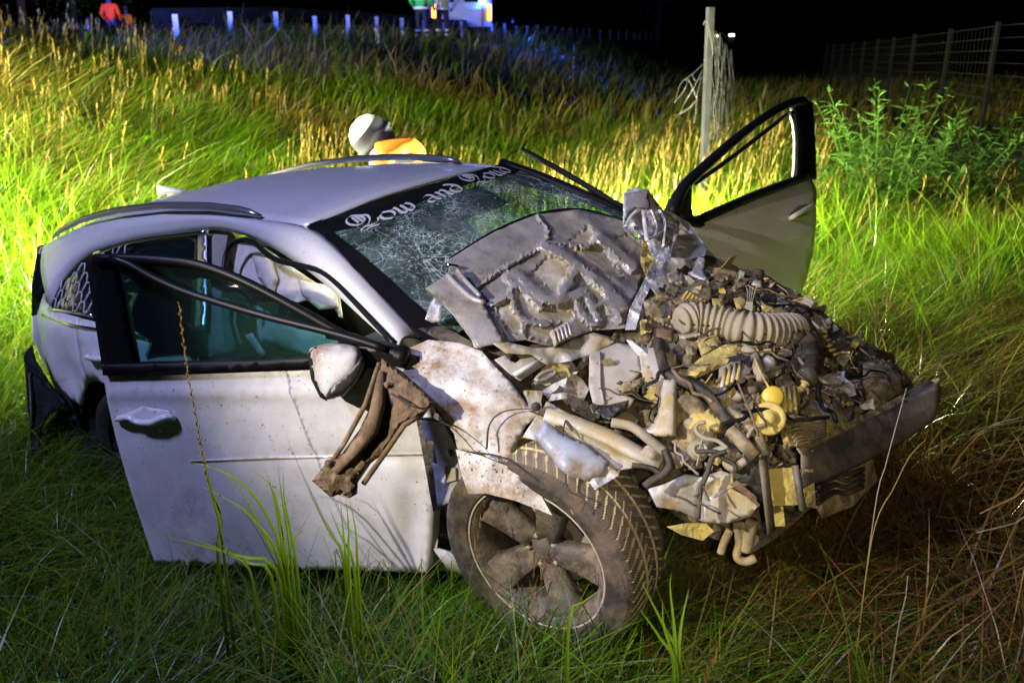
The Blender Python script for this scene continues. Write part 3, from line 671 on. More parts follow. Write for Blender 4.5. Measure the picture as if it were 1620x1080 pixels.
def standing(name, label, px, d, lower, upper, bands=True, face=0, head='hair', group='responders on the road', arm=.25, zb=None):
    b0 = at(px, 60, d); t_ = (b0[0] - CRA[0]) * CRD[0] + (b0[1] - CRA[1]) * CRD[1]; z0 = 2.46 + .009 * min(max(t_, 0), 90)
    z0 = zb or z0; root = empty(name, (b0[0], b0[1], z0), face)
    J = [((0, 0, .95), (.16, .12)), ((0, 0, 1.15), (.15, .11)), ((0, 0, 1.38), (.19, .12)), ((0, 0, 1.52), .065), ((0, 0, 1.60), .075), ((0, -.01, 1.72), .085)]
    E_ = [(0, 1), (1, 2), (2, 3), (3, 4), (4, 5)]
    for s_ in (-1, 1):
        k = len(J); J += [((s_ * .10, 0, .86), .095), ((s_ * .12, -.02, .48), .065), ((s_ * .13, .01, .09), .045), ((s_ * .14, -.14, .04), .04)]; E_ += [(0, k), (k, k + 1), (k + 1, k + 2), (k + 2, k + 3)]
        k = len(J); J += [((s_ * .20, 0, 1.42), .06), ((s_ * (.24 + arm * .3), .02, 1.13), .045), ((s_ * (.22 + arm * .2), -.14 - arm * .2, .93), .035), ((s_ * (.21 + arm * .2), -.2 - arm * .2, .86), .03)]; E_ += [(2, k), (k, k + 1), (k + 1, k + 2), (k + 2, k + 3)]
    skin_mesh('body', J, E_, lower, root)
    JJ = [((0, 0, .82), (.20, .15)), ((0, 0, 1.15), (.185, .145)), ((0, 0, 1.40), (.215, .145)), ((0, 0, 1.50), (.08, .08))]; EE = [(0, 1), (1, 2), (2, 3)]
    for s_ in (-1, 1):
        k = len(JJ); JJ += [((s_ * .22, 0, 1.42), .082), ((s_ * (.24 + arm * .3), .02, 1.13), .068), ((s_ * (.22 + arm * .2), -.13 - arm * .2, .95), .052)]; EE += [(2, k), (k, k + 1), (k + 1, k + 2)]
    skin_mesh('jacket', JJ, EE, upper, root)
    if bands:
        build('reflective_band', *join([band((0, 0, .93), .222, .172, .06), band((0, 0, 1.16), .212, .170, .06)]), 'reflective', root)
        for s_ in (-1, 1): build('reflective_band', *join([band((s_ * .125, -.01, .36), .075, .075, .05), band((s_ * .13, -.0, .24), .072, .072, .05)]), 'reflective', root)
    if head == 'helmet': build('helmet', *ball((0, 0, 1.75), .125, sc=(1, 1.15, .95)), 'helmet', root)
    else: build('hair', *ball((0, .012, 1.735), .102, sc=(.95, 1.08, 1.05)), 'hair', root)
    tag(root, label, 'person', group); return root
standing('person', 'responder in bright green vest with white bands, left of the vehicle', 668, 25, 'navy', 'green_vest', face=R_(160), zb=2.27)
standing('person', 'responder in white and dark clothing beside the vehicle with blue light', 701, 26, 'navy', 'reflective', face=R_(200), arm=.6, zb=2.3)
standing('person', 'far person in red jacket and blue trousers on the road at left', 179, 33, 'blue_trousers', 'red_jacket', bands=False, face=R_(180), zb=2.22)
standing('person', 'far person in orange jacket right behind the red jacket', 204, 37, 'blue_trousers', 'orange_vest', bands=False, face=R_(150), arm=.1, zb=2.0)

# --- firefighter bending down behind the roof
FD = 6.35
def fw(px, py, dd=0): return np.array(at(px, py, FD + dd))
pel = fw(690, 290, .1); g0 = gz(pel[0], pel[1])
fr = empty('person', (pel[0], pel[1], g0)); fi = Matrix.Translation((-pel[0], -pel[1], -g0))
def up(p, z): return np.array([p[0], p[1], g0 + z])
J = [(pel, (.17, .13)), (fw(655, 262, .05), (.15, .12)), (fw(622, 247), (.17, .12)), (fw(606, 236), .065), (fw(592, 222), .09)]
E_ = [(0, 1), (1, 2), (2, 3), (3, 4)]
for s_ in (-1, 1):
    dv = np.array([.05 * s_, .12 * s_, 0]); k = len(J)
    J += [(pel + dv + [0, 0, -.08], .10), (up(pel + dv * 1.3 + [-.12, 0, 0], .48), .075), (up(pel + dv * 1.3, .10), .055), (up(pel + dv * 1.3 + [-.16, -.02, 0], .04), .045)]; E_ += [(0, k), (k, k + 1), (k + 1, k + 2), (k + 2, k + 3)]
    k = len(J); sh = fw(618, 250) + np.array([0, .19 * s_, 0])
    J += [(sh, .065), (sh + [-.10, .02 * s_, -.27], .05), (sh + [-.33, 0, -.36], .04), (sh + [-.42, 0, -.37], .035)]; E_ += [(2, k), (k, k + 1), (k + 1, k + 2), (k + 2, k + 3)]
o = skin_mesh('body', J, E_, 'navy', fr); o.matrix_parent_inverse = fi
JJ = [(fw(668, 268, .06), (.19, .15)), (fw(640, 246, .03), (.18, .15)), (fw(616, 240), (.20, .14)), (fw(600, 243), (.10, .10))]; EE = [(0, 1), (1, 2), (2, 3)]
for s_ in (-1, 1):
    k = len(JJ); sh = fw(616, 246) + np.array([0, .2 * s_, 0]); JJ += [(sh, .08), (sh + [-.08, .02 * s_, -.18], .07)]; EE += [(2, k), (k, k + 1)]
o = skin_mesh('vest', JJ, EE, 'orange_vest', fr); o.matrix_parent_inverse = fi
# helmet: tilted shell with brim and dark neck cloth
hc = fw(585, 214); ax = Vector((-.75, -.25, .70)).normalized(); rot = ax.to_track_quat('Z', 'Y').to_matrix(); Rh = np.array(rot)
prof = [(.0, .135), (.045, .129), (.083, .103), (.108, .062), (.118, .02), (.120, -.03), (.130, -.042), (.130, -.05), (.11, -.045)]
V, Fc = lathe_geo(prof, 26, (0, 0, 0), (0, 0, 1)); V = [Rh @ (np.array(v) * [1.0, 1.18, 1]) + hc for v in V]
o = build('helmet', V, Fc, 'helmet', fr); o.matrix_parent_inverse = fi
V, Fc = lathe_geo([(.111, .062), (.122, .022), (.124, -.02), (.135, -.03), (.135, -.052), (.11, -.055)], 26, (0, 0, 0), (0, 0, 1)); V = [Rh @ (np.array([v[0], v[1], v[2]]) * [1.0, 1.18, 1]) + hc for v in V]
Vk = [i for i, v in enumerate(V) if (v - hc) @ (Rh @ np.array([.8, -.2, 0])) > -.02]; ks = set(Vk); Fc = [f for f in Fc if all(i in ks for i in f)]
o = build('helmet_band', V, Fc, 'navy', fr); o.matrix_parent_inverse = fi
nc = [ball(hc + np.array([.060, .0, -.030]), .118, 20, 12, (1.0, 1.05, 1.0)), tube_geo([hc + np.array([.05, 0, -.06]), hc + np.array([.10, 0, -.12]), fw(612, 250)], [.10, .10, .13], 14)]
o = build('neck_cloth', *nc[0], 'navy', fr); o.matrix_parent_inverse = fi; o = build('collar', *nc[1], 'grey_cloth', fr); o.matrix_parent_inverse = fi
o = build('reflective_band', *tube_geo(smooth_line([fw(634, 232, -.12), fw(640, 228, -.02), fw(646, 232, .12)], 10), .02, 6, flat=.3), 'reflective', fr); o.matrix_parent_inverse = fi
tag(fr, 'firefighter in white helmet and orange vest bending down behind the car roof', 'person')

# ================================================================== AMBULANCE AND FAR LIGHTS ON THE ROAD
vb = at(712, 60, 32); zr = 2.33
van = empty('ambulance', (vb[0] + .2, vb[1] + 1.5, zr), R_(6)); van_i = None
def vpart(name, geos, mat, **kw): return build(name, *join(geos), mat, van, **kw)
body_prof = [(-1.0, .35), (1.0, .35), (1.02, 1.2), (.95, 2.0), (.8, 2.45), (-.8, 2.45), (-.95, 2.0), (-1.02, 1.2)]
V, Fc = [], []
for i, y in enumerate((-2.6, -2.5, 2.0, 2.7)):
    for a, b_ in body_prof: V.append((a * (.97 if i in (0, 3) else 1), y, b_ if not (i == 3 and b_ > 1.3) else 1.3 + (b_ - 1.3) * .6))
    if i: n = 8; Fc += [((i - 1) * n + j, (i - 1) * n + (j + 1) % n, i * n + (j + 1) % n, i * n + j) for j in range(n)]
Fc += [tuple(range(8))[::-1], tuple(range(24, 32))]
vpart('body', [(V, Fc)], 'van_white', bevel=.04)
for s_ in (-1, 1):
    vpart('rear_window', [box_geo((s_ * .44, -2.62, 1.62), (.7, .03, .6))], 'van_glass', bevel=.02)
    vpart('tail_lamp', [box_geo((s_ * .93, -2.60, 1.0), (.13, .08, .5))], 'lamp_orange', bevel=.02)
    for y in (-1.7, 1.7): vpart('wheel', [lathe_geo([(.0, .12), (.2, .12), (.34, .1), (.36, 0), (.34, -.1), (.0, -.1)], 20, (s_ * .9, y, .36), (1, 0, 0))], 'rubber')
vpart('number_plate', [box_geo((0, -2.62, .72), (.5, .02, .12))], 'reflective'); vpart('reflective_stripe', [box_geo((0, -2.615, 1.12), (1.7, .02, .10))], 'reflective'); vpart('bumper', [box_geo((0, -2.66, .45), (1.95, .14, .2))], 'black_plastic', bevel=.03)
for s_ in (-1, 1): vpart('beacon', [lathe_geo([(.0, .2), (.08, .18), (.1, .1), (.1, 0), (0, 0)], 14, (s_ * .7, -2.2, 2.47), (0, 0, 1))], 'lamp_blue')
tag(van, 'white ambulance with orange tail lamp and blue beacon on the road', 'ambulance')
bp = at(763, 2, 30.6); vb2 = empty('warning_lamp', (bp[0], bp[1], 2.62))
V, Fc = tube_geo([(0, 0, 0), (0, 0, bp[2] - 2.62)], .02, 8); build('pole', V, Fc, 'steel_post', vb2); build('lens', *ball((0, 0, bp[2] - 2.62), .11), 'lamp_blue', vb2)
tag(vb2, 'glowing blue warning lamp at the top edge, right of the ambulance', 'lamp')
for i, (px, py, d, lb) in enumerate([(1119, 57, 110, 'leftmost of the tiny far white headlights, beside the fence post'), (1134, 57, 110, 'middle one of the tiny far white headlights, behind the mesh'), (1155, 56, 112, 'left one of the close pair of far white lights'), (1160, 56, 112, 'right one of the close pair of far white lights')]):
    p = at(px, py, d); g0 = gz(p[0], p[1]); r = empty('far_headlight', (p[0], p[1], g0)); build('pole', *tube_geo([(0, 0, 0), (0, 0, p[2] - g0)], .06, 6), 'steel_post', r); build('lens', *ball((0, 0, p[2] - g0), .14), 'lamp_white', r)  # headlights of far vehicles, the pole under each lens is added
    tag(r, lb, 'lamp', 'far lights in the dark')
# delineator posts
for px, py, d, lb in ((811, 32, 44, 'single blue lit marker post on the road right of the ambulance'), (1006, 50, 70, 'tiny far marker post near the end of the guardrail')):
    p = at(px, py, d); r = empty('marker_post', (p[0], p[1], p[2] - .9)); build('post', *box_geo((0, 0, .45), (.12, .09, 1.0)), 'reflective', r, smooth=False, bevel=.02); build('reflector', *box_geo((0, -.05, .75), (.05, .02, .18)), 'chrome', r, smooth=False)
    tag(r, lb, 'post')

# ================================================================== TREES
def tree(label, px, d, h, cr, seed, col, tip):
    p = at(px, 60, d); g0 = gz(p[0], p[1]); root = empty('tree', (p[0], p[1], g0)); rr = np.random.default_rng(seed); geo = [tube_geo([(0, 0, -.2), (.05, 0, h * .3), (0, .1, h * .6), (.1, 0, h * .9)], [.22, .17, .11, .03], 8)]; lv, lf = [], []
    for b_ in range(16):
        a = rr.uniform(0, 6.28); z0 = h * rr.uniform(.25, .8); ln = cr * rr.uniform(.5, 1.0); e = np.array([math.cos(a) * ln, math.sin(a) * ln, z0 + ln * rr.uniform(.2, .8)]); geo.append(tube_geo([(0, 0, z0), e * [.5, .5, 0] + [0, 0, (z0 + e[2]) / 2 + .1], e], [.07, .045, .015], 6))
        for k in range(170):
            q = e + rr.normal(0, cr * .26, 3); n1 = rr.normal(0, 1, 3); n1 /= np.linalg.norm(n1); n2 = np.cross(n1, rr.normal(0, 1, 3)); n2 /= np.linalg.norm(n2); s_ = rr.uniform(.06, .14); o = len(lv); lv += [q - n1 * s_, q + n2 * s_ * .5, q + n1 * s_, q - n2 * s_ * .5]; lf.append((o, o + 1, o + 2, o + 3))
    build('trunk', *join(geo), 'bark', root); o = build('crown', lv, lf, 'leaf', root, smooth=False); add_col(o, col, tip); tag(root, label, 'tree', 'trees beyond the road')
tree('dark tree lit faintly blue beyond the road, at the top left corner', 40, 40, 7, 3.0, 1, DEEP, GREEN)
tree('dark tree with blue shimmer beyond the road left of the far people', 120, 44, 6.5, 2.8, 2, DEEP, GREEN)
tree('dark tree with faint blue shimmer at the top, right of the guardrail end', 1040, 62, 7, 3.0, 3, DEEP, GREEN)

# ================================================================== THE WRECKED CAR (own axes: x forward, y to its left, z up)
car = empty('wrecked_car', CARPOS)
car.rotation_euler = Matrix([list(r) for r in RM]).to_euler()
tag(car, 'wrecked white estate car with crushed front and both front doors open', 'car')
def roof_z(x, y):
    r = np.interp(x, [-1.05, -.75, -.4, 0, .4, .8, 1.15, 1.55], [1.335, 1.40, 1.445, 1.470, 1.475, 1.462, 1.435, 1.385])
    return r - .055 * (abs(y) / .57) ** 2.4
def side_y(x, z):
    Y = np.interp(z, [.0, .2, .35, .6, .80, .95, 1.38, 1.6], [.82, .86, .885, .90, .895, .875, .585, .44])
    if x < -.25: Y -= .17 * ((-.25 - x) / .75) ** 2
    return Y
def side(px, py, off=0):          # pixel -> near flank of the body
    r = RM.T @ ray(px, py); t_ = 3.5
    for _ in range(60):
        p = COL_L + r * t_; e = p[1] + side_y(p[0], p[2]) + off; t_ -= e / r[1] * .7
    return COL_L + r * t_
def sideL(x, z, s_=-1, off=0): return np.array([x, s_ * (side_y(x, z) + off), z])
def grid(rows, nu=24):
    R2 = [smooth_line(r, nu) if len(r) > 2 else line(r, nu) for r in rows]; V = np.vstack(R2)
    Fc = [(j * nu + i, j * nu + i + 1, (j + 1) * nu + i + 1, (j + 1) * nu + i) for j in range(len(rows) - 1) for i in range(nu - 1)]
    return list(V), Fc
def part(name, geo, mat, parent=car, **kw): return build(name, *geo, mat, parent, **kw)
# ---- roof
V, Fc = [], []; NU, NV = 34, 18
for i in range(NU):
    for j in range(NV):
        y = -.585 + 1.17 * j / (NV - 1); xf = 1.46 + .07 * (1 - (y / .57) ** 2); xr = -.98 + .10 * (y / .57) ** 2; x = xr + (xf - xr) * i / (NU - 1); V.append((x, y, roof_z(x, y) + .004 * fbm((x, y, 0), 2.5)))
Fc = [(i * NV + j, (i + 1) * NV + j, (i + 1) * NV + j + 1, i * NV + j + 1) for i in range(NU - 1) for j in range(NV - 1)]
part('roof', (V, Fc), 'paint', solid=.012, offset=-1)
# ---- side frames: roof edge to window opening, down the A-pillar
top_px = [(78, 486), (92, 455), (118, 420), (150, 398), (205, 381), (260, 372), (325, 364), (375, 369), (425, 389), (475, 420), (525, 459), (575, 505), (628, 552)]
low = [side(*p) for p in top_px]
upp = [np.array([x, -.578, roof_z(x, -.578)]) for x in np.interp(np.linspace(0, 1, 9), [0, 1], [-.97, 1.43])] + [np.array([1.60, -.60, 1.285]), np.array([1.86, -.66, 1.148]), np.array([2.13, -.725, .992])]
def frame_strip(sg):
    nu = 48; a = smooth_line(upp, nu); b_ = smooth_line(low, nu); rows = []
    for k in range(7):
        t_ = k / 6; r = a * (1 - t_) + b_ * t_; bul = .03 * math.sin(math.pi * t_); r[:, 2] += bul; r[:, 1] -= bul * .6; r[:, 1] *= -sg; rows.append(r)
    return grid(rows, nu)
part('roof_frame', frame_strip(-1), 'paint', solid=.012, offset=1)
part('roof_frame', frame_strip(1), 'paint', solid=.012, offset=-1)
for s_ in (-1, 1):     # roof rails
    xs_ = np.linspace(-.80, 1.16, 30); pth = [(x, s_ * .575, roof_z(x, .575) + .012 + .034 * math.sin(math.pi * min(1, max(0, (x + .80) / 1.96))) ** .5) for x in xs_]
    part('roof_rail', tube_geo(pth, np.interp(xs_, [-.8, -.7, 1.05, 1.16], [.008, .015, .019, .008]), 10), 'silver')
V, Fc = grid([[(-.62, 0, 1.415), (-.5, 0, 1.43), (-.36, 0, 1.44)], [(-.62, .035, 1.43), (-.52, .03, 1.45), (-.36, .02, 1.45)], [(-.65, .006, 1.498), (-.60, .008, 1.49), (-.38, .008, 1.455)], [(-.65, -.006, 1.498), (-.60, -.008, 1.49), (-.38, -.008, 1.455)], [(-.62, -.035, 1.43), (-.52, -.03, 1.45), (-.36, -.02, 1.45)]], 8)
part('antenna_fin', (V, Fc), 'paint', solid=.003)
part('spoiler', grid([[(-.95, y, roof_z(-.95, y) - .004) for y in np.linspace(-.6, .6, 9)], [(-1.06, y * .97, roof_z(-1.0, y) - .035) for y in np.linspace(-.6, .6, 9)], [(-1.02, y * .97, roof_z(-1.0, y) - .075) for y in np.linspace(-.6, .6, 9)]], 20), 'paint', solid=.008)
# ---- tail: gate, glass, bumper
tg = lambda z, y: (-1.02 - .10 * (1.33 - z) / .5 if z > .85 else -1.115 + .0, y, z)
part('tailgate_glass', grid([[tg(1.30, y) for y in np.linspace(-.58, .58, 7)], [tg(1.1, y) for y in np.linspace(-.66, .66, 7)], [tg(.93, y) for y in np.linspace(-.70, .70, 7)]], 14), 'van_glass', solid=.006)
part('tailgate', grid([[tg(.93, y) for y in np.linspace(-.70, .70, 7)], [(-1.14, y, .8) for y in np.linspace(-.72, .72, 7)], [(-1.10, y, .5) for y in np.linspace(-.70, .70, 7)]], 14), 'paint', solid=.01)
patch('tail_glass_edge', [(96, 388), (86, 425), (66, 480), (58, 545), (70, 530), (84, 488), (104, 440), (126, 404), (112, 390)], lambda x, y: side(x, y, -.015), 'black_plastic', car, 8)
# ---- flanks behind the front doors: quarter panel and rear door, wheel arch cut out
arch = [(-.0 + .385 * math.cos(a), .33 + .385 * math.sin(a)) for a in np.linspace(math.pi * 1.02, -.02, 15)]
quarter = [(-.99, 1.05), (-.55, 1.03), (-.14, 1.005), (-.14, .69)] + [p for p in arch[::-1] if p[0] < -.14][0:0] + [(-.14 - .01, .688)] + [p for p in arch[::-1] if p[0] < -.16 and p[1] > .53] + [(-.44, .57), (-.62, .655), (-.82, .72), (-1.0, .80), (-1.0, .90)]
rear_door = [(-.125, 1.003), (.94, .94), (.95, .30), (.42, .28), (.40, .40)] + [p for p in arch[::-1] if p[0] > -.115] + [(-.125, .700)]
for s_ in (-1, 1):
    for nm, outl in (('quarter_panel', quarter), ('rear_door', rear_door)):
        P2, Fc, dist = cdt(outl, .05, seed=3); V = []
        for (x, z), dd in zip(P2, dist):
            dent = .03 * math.exp(-((x + .35) ** 2 + (z - .74) ** 2) / .015) - .02 * math.exp(-((x + .55) ** 2 + (z - .72) ** 2) / .006) if (s_ < 0 and nm == 'quarter_panel') else 0
            V.append(sideL(x, z, s_, -dent + .006 * math.exp(-(z - .80) ** 2 / .002)))
        fl = [f if (np.cross(V[f[1]] - V[f[0]], V[f[2]] - V[f[0]])[1] * s_ > 0) else f[::-1] for f in Fc]
        o = part(nm, (V, fl), 'paint', solid=.012, offset=-1)
        if nm == 'rear_door':
            build('handle', *tube_geo([sideL(-.02, .84, s_, .004), sideL(.02, .845, s_, .035), sideL(.14, .845, s_, .035), sideL(.18, .84, s_, .004)], .014, 8), 'paint', o)
    part('belt_trim', tube_geo([sideL(x, z, s_, .006) for x, z in ((-.66, .985), (-.2, .972), (.94, .948))], .009, 6), 'chrome')
    part('sill', grid([[sideL(x, .30, s_, -.01) for x in (.35, 1.2, 2.2)], [sideL(x, .17, s_, -.05) for x in (.35, 1.2, 2.2)], [(x, s_ * .6, .17) for x in (.35, 1.2, 2.2)]], 10), 'paint_dirty', solid=.01)
# chrome line over the rear window, B-pillar cover
part('window_trim', tube_geo([side(*p, .006) for p in smooth_line([(150, 402), (185, 389), (225, 380), (275, 373), (327, 367)], 16)], .011, 6), 'chrome')
patch('pillar_cover', [(313, 370), (327, 366), (327, 460), (324, 522), (308, 522), (312, 450)], lambda x, y: side(x, y, .003), 'silver', car, 10)
patch('pillar_trim', [(329, 368), (360, 372), (352, 420), (350, 480), (356, 560), (330, 565), (327, 460)], lambda x, y: side(x, y, -.03), 'liner', car, 10)
# rear side window glass and its frame
patch('rear_window_frame', [(150, 408), (200, 388), (312, 372), (314, 420), (308, 525), (190, 503), (146, 498), (180, 440)], lambda x, y: side(x, y, -.006), 'black_trim', car, 12, holes=[[(205, 397), (218, 388), (300, 378), (309, 384), (306, 415), (302, 510), (200, 492), (190, 450)]], solid=.008)
patch('rear_window', [(196, 400), (212, 385), (303, 375), (311, 384), (308, 415), (305, 514), (196, 497), (186, 450)], lambda x, y: side(x, y, -.012), 'side_glass', car, 20, solid=.003)
# quarter window: honeycomb sticker of white bars over dark glass
qo = [(80, 487), (94, 455), (118, 425), (148, 404), (178, 391), (206, 386), (199, 400), (180, 425), (160, 455), (146, 498)]
patch('quarter_window', qo, lambda x, y: side(x, y, -.010), 'van_glass', car, 10, solid=.003)
def in_poly(x, y, poly):
    c_ = False; j = len(poly) - 1
    for i in range(len(poly)):
        if (poly[i][1] > y) != (poly[j][1] > y) and x < (poly[j][0] - poly[i][0]) * (y - poly[i][1]) / (poly[j][1] - poly[i][1]) + poly[i][0]: c_ = not c_
        j = i
    return c_
hx, hg = .040, []
for i in range(-2, 40):
    for j in range(0, 30):
        cx_ = -.75 + i * hx * 1.5; cz_ = .95 + (j + .5 * (i % 2)) * hx * 1.732 * 1.15
        for a in range(3):
            q = []
            for b_ in (a, a + 1):
                an = math.pi / 3 * b_; q.append((cx_ + hx * math.cos(an), cz_ + hx * 1.15 * math.sin(an)))
            pts = [sideL(x, z, -1, .002) for x, z in q]; mid = (pts[0] + pts[1]) / 2; d_ = RM @ mid + CARPOS - CO
            zc = d_[1] * CS - d_[2] * SN; mx_, my_ = 810 + FPX * d_[0] / zc, 540 - FPX * (d_[1] * SN + d_[2] * CS) / zc
            if in_poly(mx_, my_, qo): hg.append(tube_geo(pts, .0042, 4))
hexo = part('honeycomb_decal', join(hg), 'letter'); hexo['kind'] = 'stuff'
part('window_trim', tube_geo([side(*p, .006) for p in smooth_line([(77, 489), (110, 493), (147, 499)], 8)], .008, 6), 'chrome')
# ---- broken black rear bumper corner and rear wheel
bmp = lambda dd: (lambda x, y: loc_at(x, y, np.interp(y, [540, 760], [5.02, 4.72]) + dd + (x - 60) * -.002))
patch('rear_bumper', [(37, 560), (50, 546), (56, 570), (76, 602), (100, 636), (92, 648), (78, 655), (66, 672), (62, 690), (58, 740), (50, 720), (44, 640)], bmp(-.12), 'black_plastic', car, 7, .03, 7, solid=.006)
patch('bumper_edge', [(40, 575), (52, 580), (100, 634), (103, 640), (96, 638), (60, 598), (48, 588), (50, 640), (48, 680), (43, 640)], bmp(-.16), 'black_trim', car, 6, .01, 20, solid=.02)
patch('arch_liner', [(75, 668), (92, 650), (100, 638), (125, 625), (150, 630), (168, 645), (200, 720), (215, 790), (120, 770), (70, 730)], bmp(.10), 'black_trim', car, 10, .05, 6)
patch('liner_flap', [(78, 668), (92, 650), (112, 638), (132, 628), (138, 640), (122, 665), (98, 668)], bmp(-.02), 'black_plastic', car, 6, .012, 14)
for s_ in (-1, 1):
    P2, Fc, dist = cdt([(-1.04, .80), (-.82, .715), (-.62, .65), (-.45, .56), (-.41, .36), (-.46, .20), (-.8, .20), (-1.06, .30)], .06, seed=4); V = [sideL(x, z, s_, -.012 + .015 * ridge((x, z, s_), 7)) for x, z in P2]
    part('rear_bumper', (V, Fc), 'black_plastic', solid=.01)
    part('wheel_housing', grid([[(x, s_ * .80, .28 + .44 * math.sqrt(max(0, 1 - ((x) / .45) ** 2))) for x in np.linspace(-.45, .45, 15)], [(x, s_ * .50, .28 + .44 * math.sqrt(max(0, 1 - ((x) / .45) ** 2))) for x in np.linspace(-.45, .45, 15)], [(x * .9, s_ * .50, .0) for x in np.linspace(-.45, .45, 15)]], 20), 'black_trim', solid=.01)
for s_ in (-1, 1): part('side_trim', box_geo((-.2, s_ * .70, .66), (1.5, .02, .62)), 'black_trim', bevel=.004)
part('underbody', box_geo((-.2, 0, .22), (1.7, 1.5, .3)), 'black_trim', bevel=.02)
# ---- dark far half: far pillar, far flank covers, floor, firewall (keep the cabin closed)
part('windshield_pillar', tube_geo(smooth_line([(1.42, .575, 1.36), (1.62, .605, 1.275), (1.9, .665, 1.13), (2.15, .725, .985)], 14), [.03] * 14, 8), 'black_trim')  # far pillar coloured black to paint its unlit silhouette
patch('rear_window', [(0, 0), (1.02, 0), (1.02, .33), (.5, .37), (0, .34)], lambda x, z: sideL(x - .1, .96 + z, 1, -.01), 'van_glass', car, .12, solid=.004)
part('floor_pan', box_geo((.75, 0, .26), (3.4, 1.55, .06)), 'black_trim', bevel=.01)
part('firewall', box_geo((2.10, 0, .58), (.05, 1.5, .66)), 'black_trim', bevel=.01)
part('dashboard', grid([[(2.08, y, .93) for y in np.linspace(-.7, .7, 5)], [(1.80, y, .96) for y in np.linspace(-.7, .7, 5)], [(1.62, y, .88) for y in np.linspace(-.7, .7, 5)], [(1.66, y, .62) for y in np.linspace(-.7, .7, 5)]], 16), 'seat', solid=.02)
def seat(y):
    b_ = part('front_seat', grid([[(.66, y + k * .24, .58) for k in (-1, 0, 1)], [(.56, y + k * .25, .85) for k in (-1, 0, 1)], [(.47, y + k * .19, 1.12) for k in (-1, 0, 1)]], 10), 'seat', solid=.10)
    build('cushion', *grid([[(1.18, y + k * .25, .47) for k in (-1, 0, 1)], [(.9, y + k * .25, .50) for k in (-1, 0, 1)], [(.64, y + k * .24, .47) for k in (-1, 0, 1)]], 10), 'seat', b_, solid=.10)
    build('headrest', *ball((.43, y, 1.22), .11, sc=(.55, 1.1, .85)), 'seat', b_)
seat(-.38); seat(.38)
part('rear_bench', grid([[(-.10, y, .5) for y in np.linspace(-.62, .62, 5)], [(-.25, y, .8) for y in np.linspace(-.62, .62, 5)], [(-.36, y, 1.02) for y in np.linspace(-.55, .55, 5)]], 12), 'seat', solid=.1)
V, Fc = lathe_geo([(.185 + .016 * math.cos(a), .016 * math.sin(a)) for a in np.linspace(0, 2 * math.pi, 9)], 24, (1.52, .38, .92), (-.9, 0, .42)); part('steering_wheel', (V, Fc), 'seat')
patch('mirror_holder', [(688, 318), (760, 292), (805, 322), (720, 352)], lambda x, y: loc_at(x, y, 4.02), 'black_trim', car, 14, solid=.03)
# curtain airbags hanging in the near opening
def cab(dd): return lambda x, y: side(x, y, -dd)
patch('curtain_airbag', [(362, 388), (385, 380), (420, 392), (465, 425), (500, 448), (534, 452), (541, 502), (535, 500), (530, 470), (515, 485), (495, 470), (470, 478), (420, 460), (372, 440)], cab(.10), 'cloth', car, 8, .018, 9, solid=.004)
patch('curtain_airbag', [(398, 402), (430, 410), (440, 440), (432, 470), (408, 440)], cab(.085), 'cloth', car, 8, .008, 9, inflate=.03, inflate_w=18)
patch('curtain_airbag', [(470, 440), (488, 446), (530, 455), (541, 503), (528, 488), (505, 490), (478, 468)], cab(.08), 'cloth', car, 8, .008, 9, inflate=.03, inflate_w=18)
patch('curtain_airbag', [(205, 430), (250, 440), (300, 470), (285, 480), (240, 478), (215, 462)], cab(.16), 'cloth', car, 10, .012, 8, inflate=.03)
patch('curtain_airbag', [(352, 470), (410, 485), (470, 520), (520, 530), (560, 560), (480, 560), (420, 540), (350, 560)], cab(.25), 'cloth', car, 12, .02, 7)
patch('seat_belt', [(388, 530), (398, 526), (420, 560), (412, 566)], cab(.12), 'cloth', car, 8, solid=.003)
tube('door_seal', [side(x, y, .004) for x, y in smooth_line([(353, 460), (356, 410), (366, 388), (384, 379), (402, 384), (420, 400), (440, 412), (470, 419), (505, 428), (535, 450), (580, 497), (625, 545)], 40)], .011, 'black_trim', car, 8)
# ---- windshield
WT0, WT1, WB0, WB1 = np.array([1.455, -.572, 1.342]), np.array([1.455, .572, 1.360]), np.array([2.16, -.735, .975]), np.array([2.16, .735, .985])
wn = np.cross(WB0 - WT0, WT1 - WT0); wn /= np.linalg.norm(wn); wn = wn if wn[2] > 0 else -wn
def ws(u, v, off=0):
    p = (WT0 * (1 - u) + WT1 * u) * (1 - v) + (WB0 * (1 - u) + WB1 * u) * v; p = p.copy(); b_ = 4 * u * (1 - u)
    p[0] += .075 * b_; return p + wn * (.022 * b_ * (1 - .3 * v) + .02 * math.sin(math.pi * v) + off)
def dentw(u, v): return -.022 * math.exp(-((u - .84) ** 2 + (v - .42) ** 2) / .02) - .02 * math.exp(-((u - .22) ** 2 + (v - .62) ** 2) / .02) + .004 * noise.noise(Vector((u * 9, v * 9, 0)))
nu, nv = 44, 28
V = [ws(i / (nu - 1), j / (nv - 1), dentw(i / (nu - 1), j / (nv - 1))) for j in range(nv) for i in range(nu)]
Fc = [(j * nu + i, j * nu + i + 1, (j + 1) * nu + i + 1, (j + 1) * nu + i) for j in range(nv - 1) for i in range(nu - 1)]
Fc = [f if np.dot(np.cross(V[f[1]] - V[f[0]], V[f[2]] - V[f[0]]), wn) > 0 else f[::-1] for f in Fc]
wsh = part('windshield', (V, Fc), 'windshield')
def wstrip(name, fu, mat, off=.003):     # painted black border on the glass
    V = [ws(*fu(i / 39, j / 5), off + dentw(*fu(i / 39, j / 5))) for j in range(6) for i in range(40)]; Fc = [(j * 40 + i, j * 40 + i + 1, (j + 1) * 40 + i + 1, (j + 1) * 40 + i) for j in range(5) for i in range(39)]
    return build(name, V, Fc, mat, wsh)
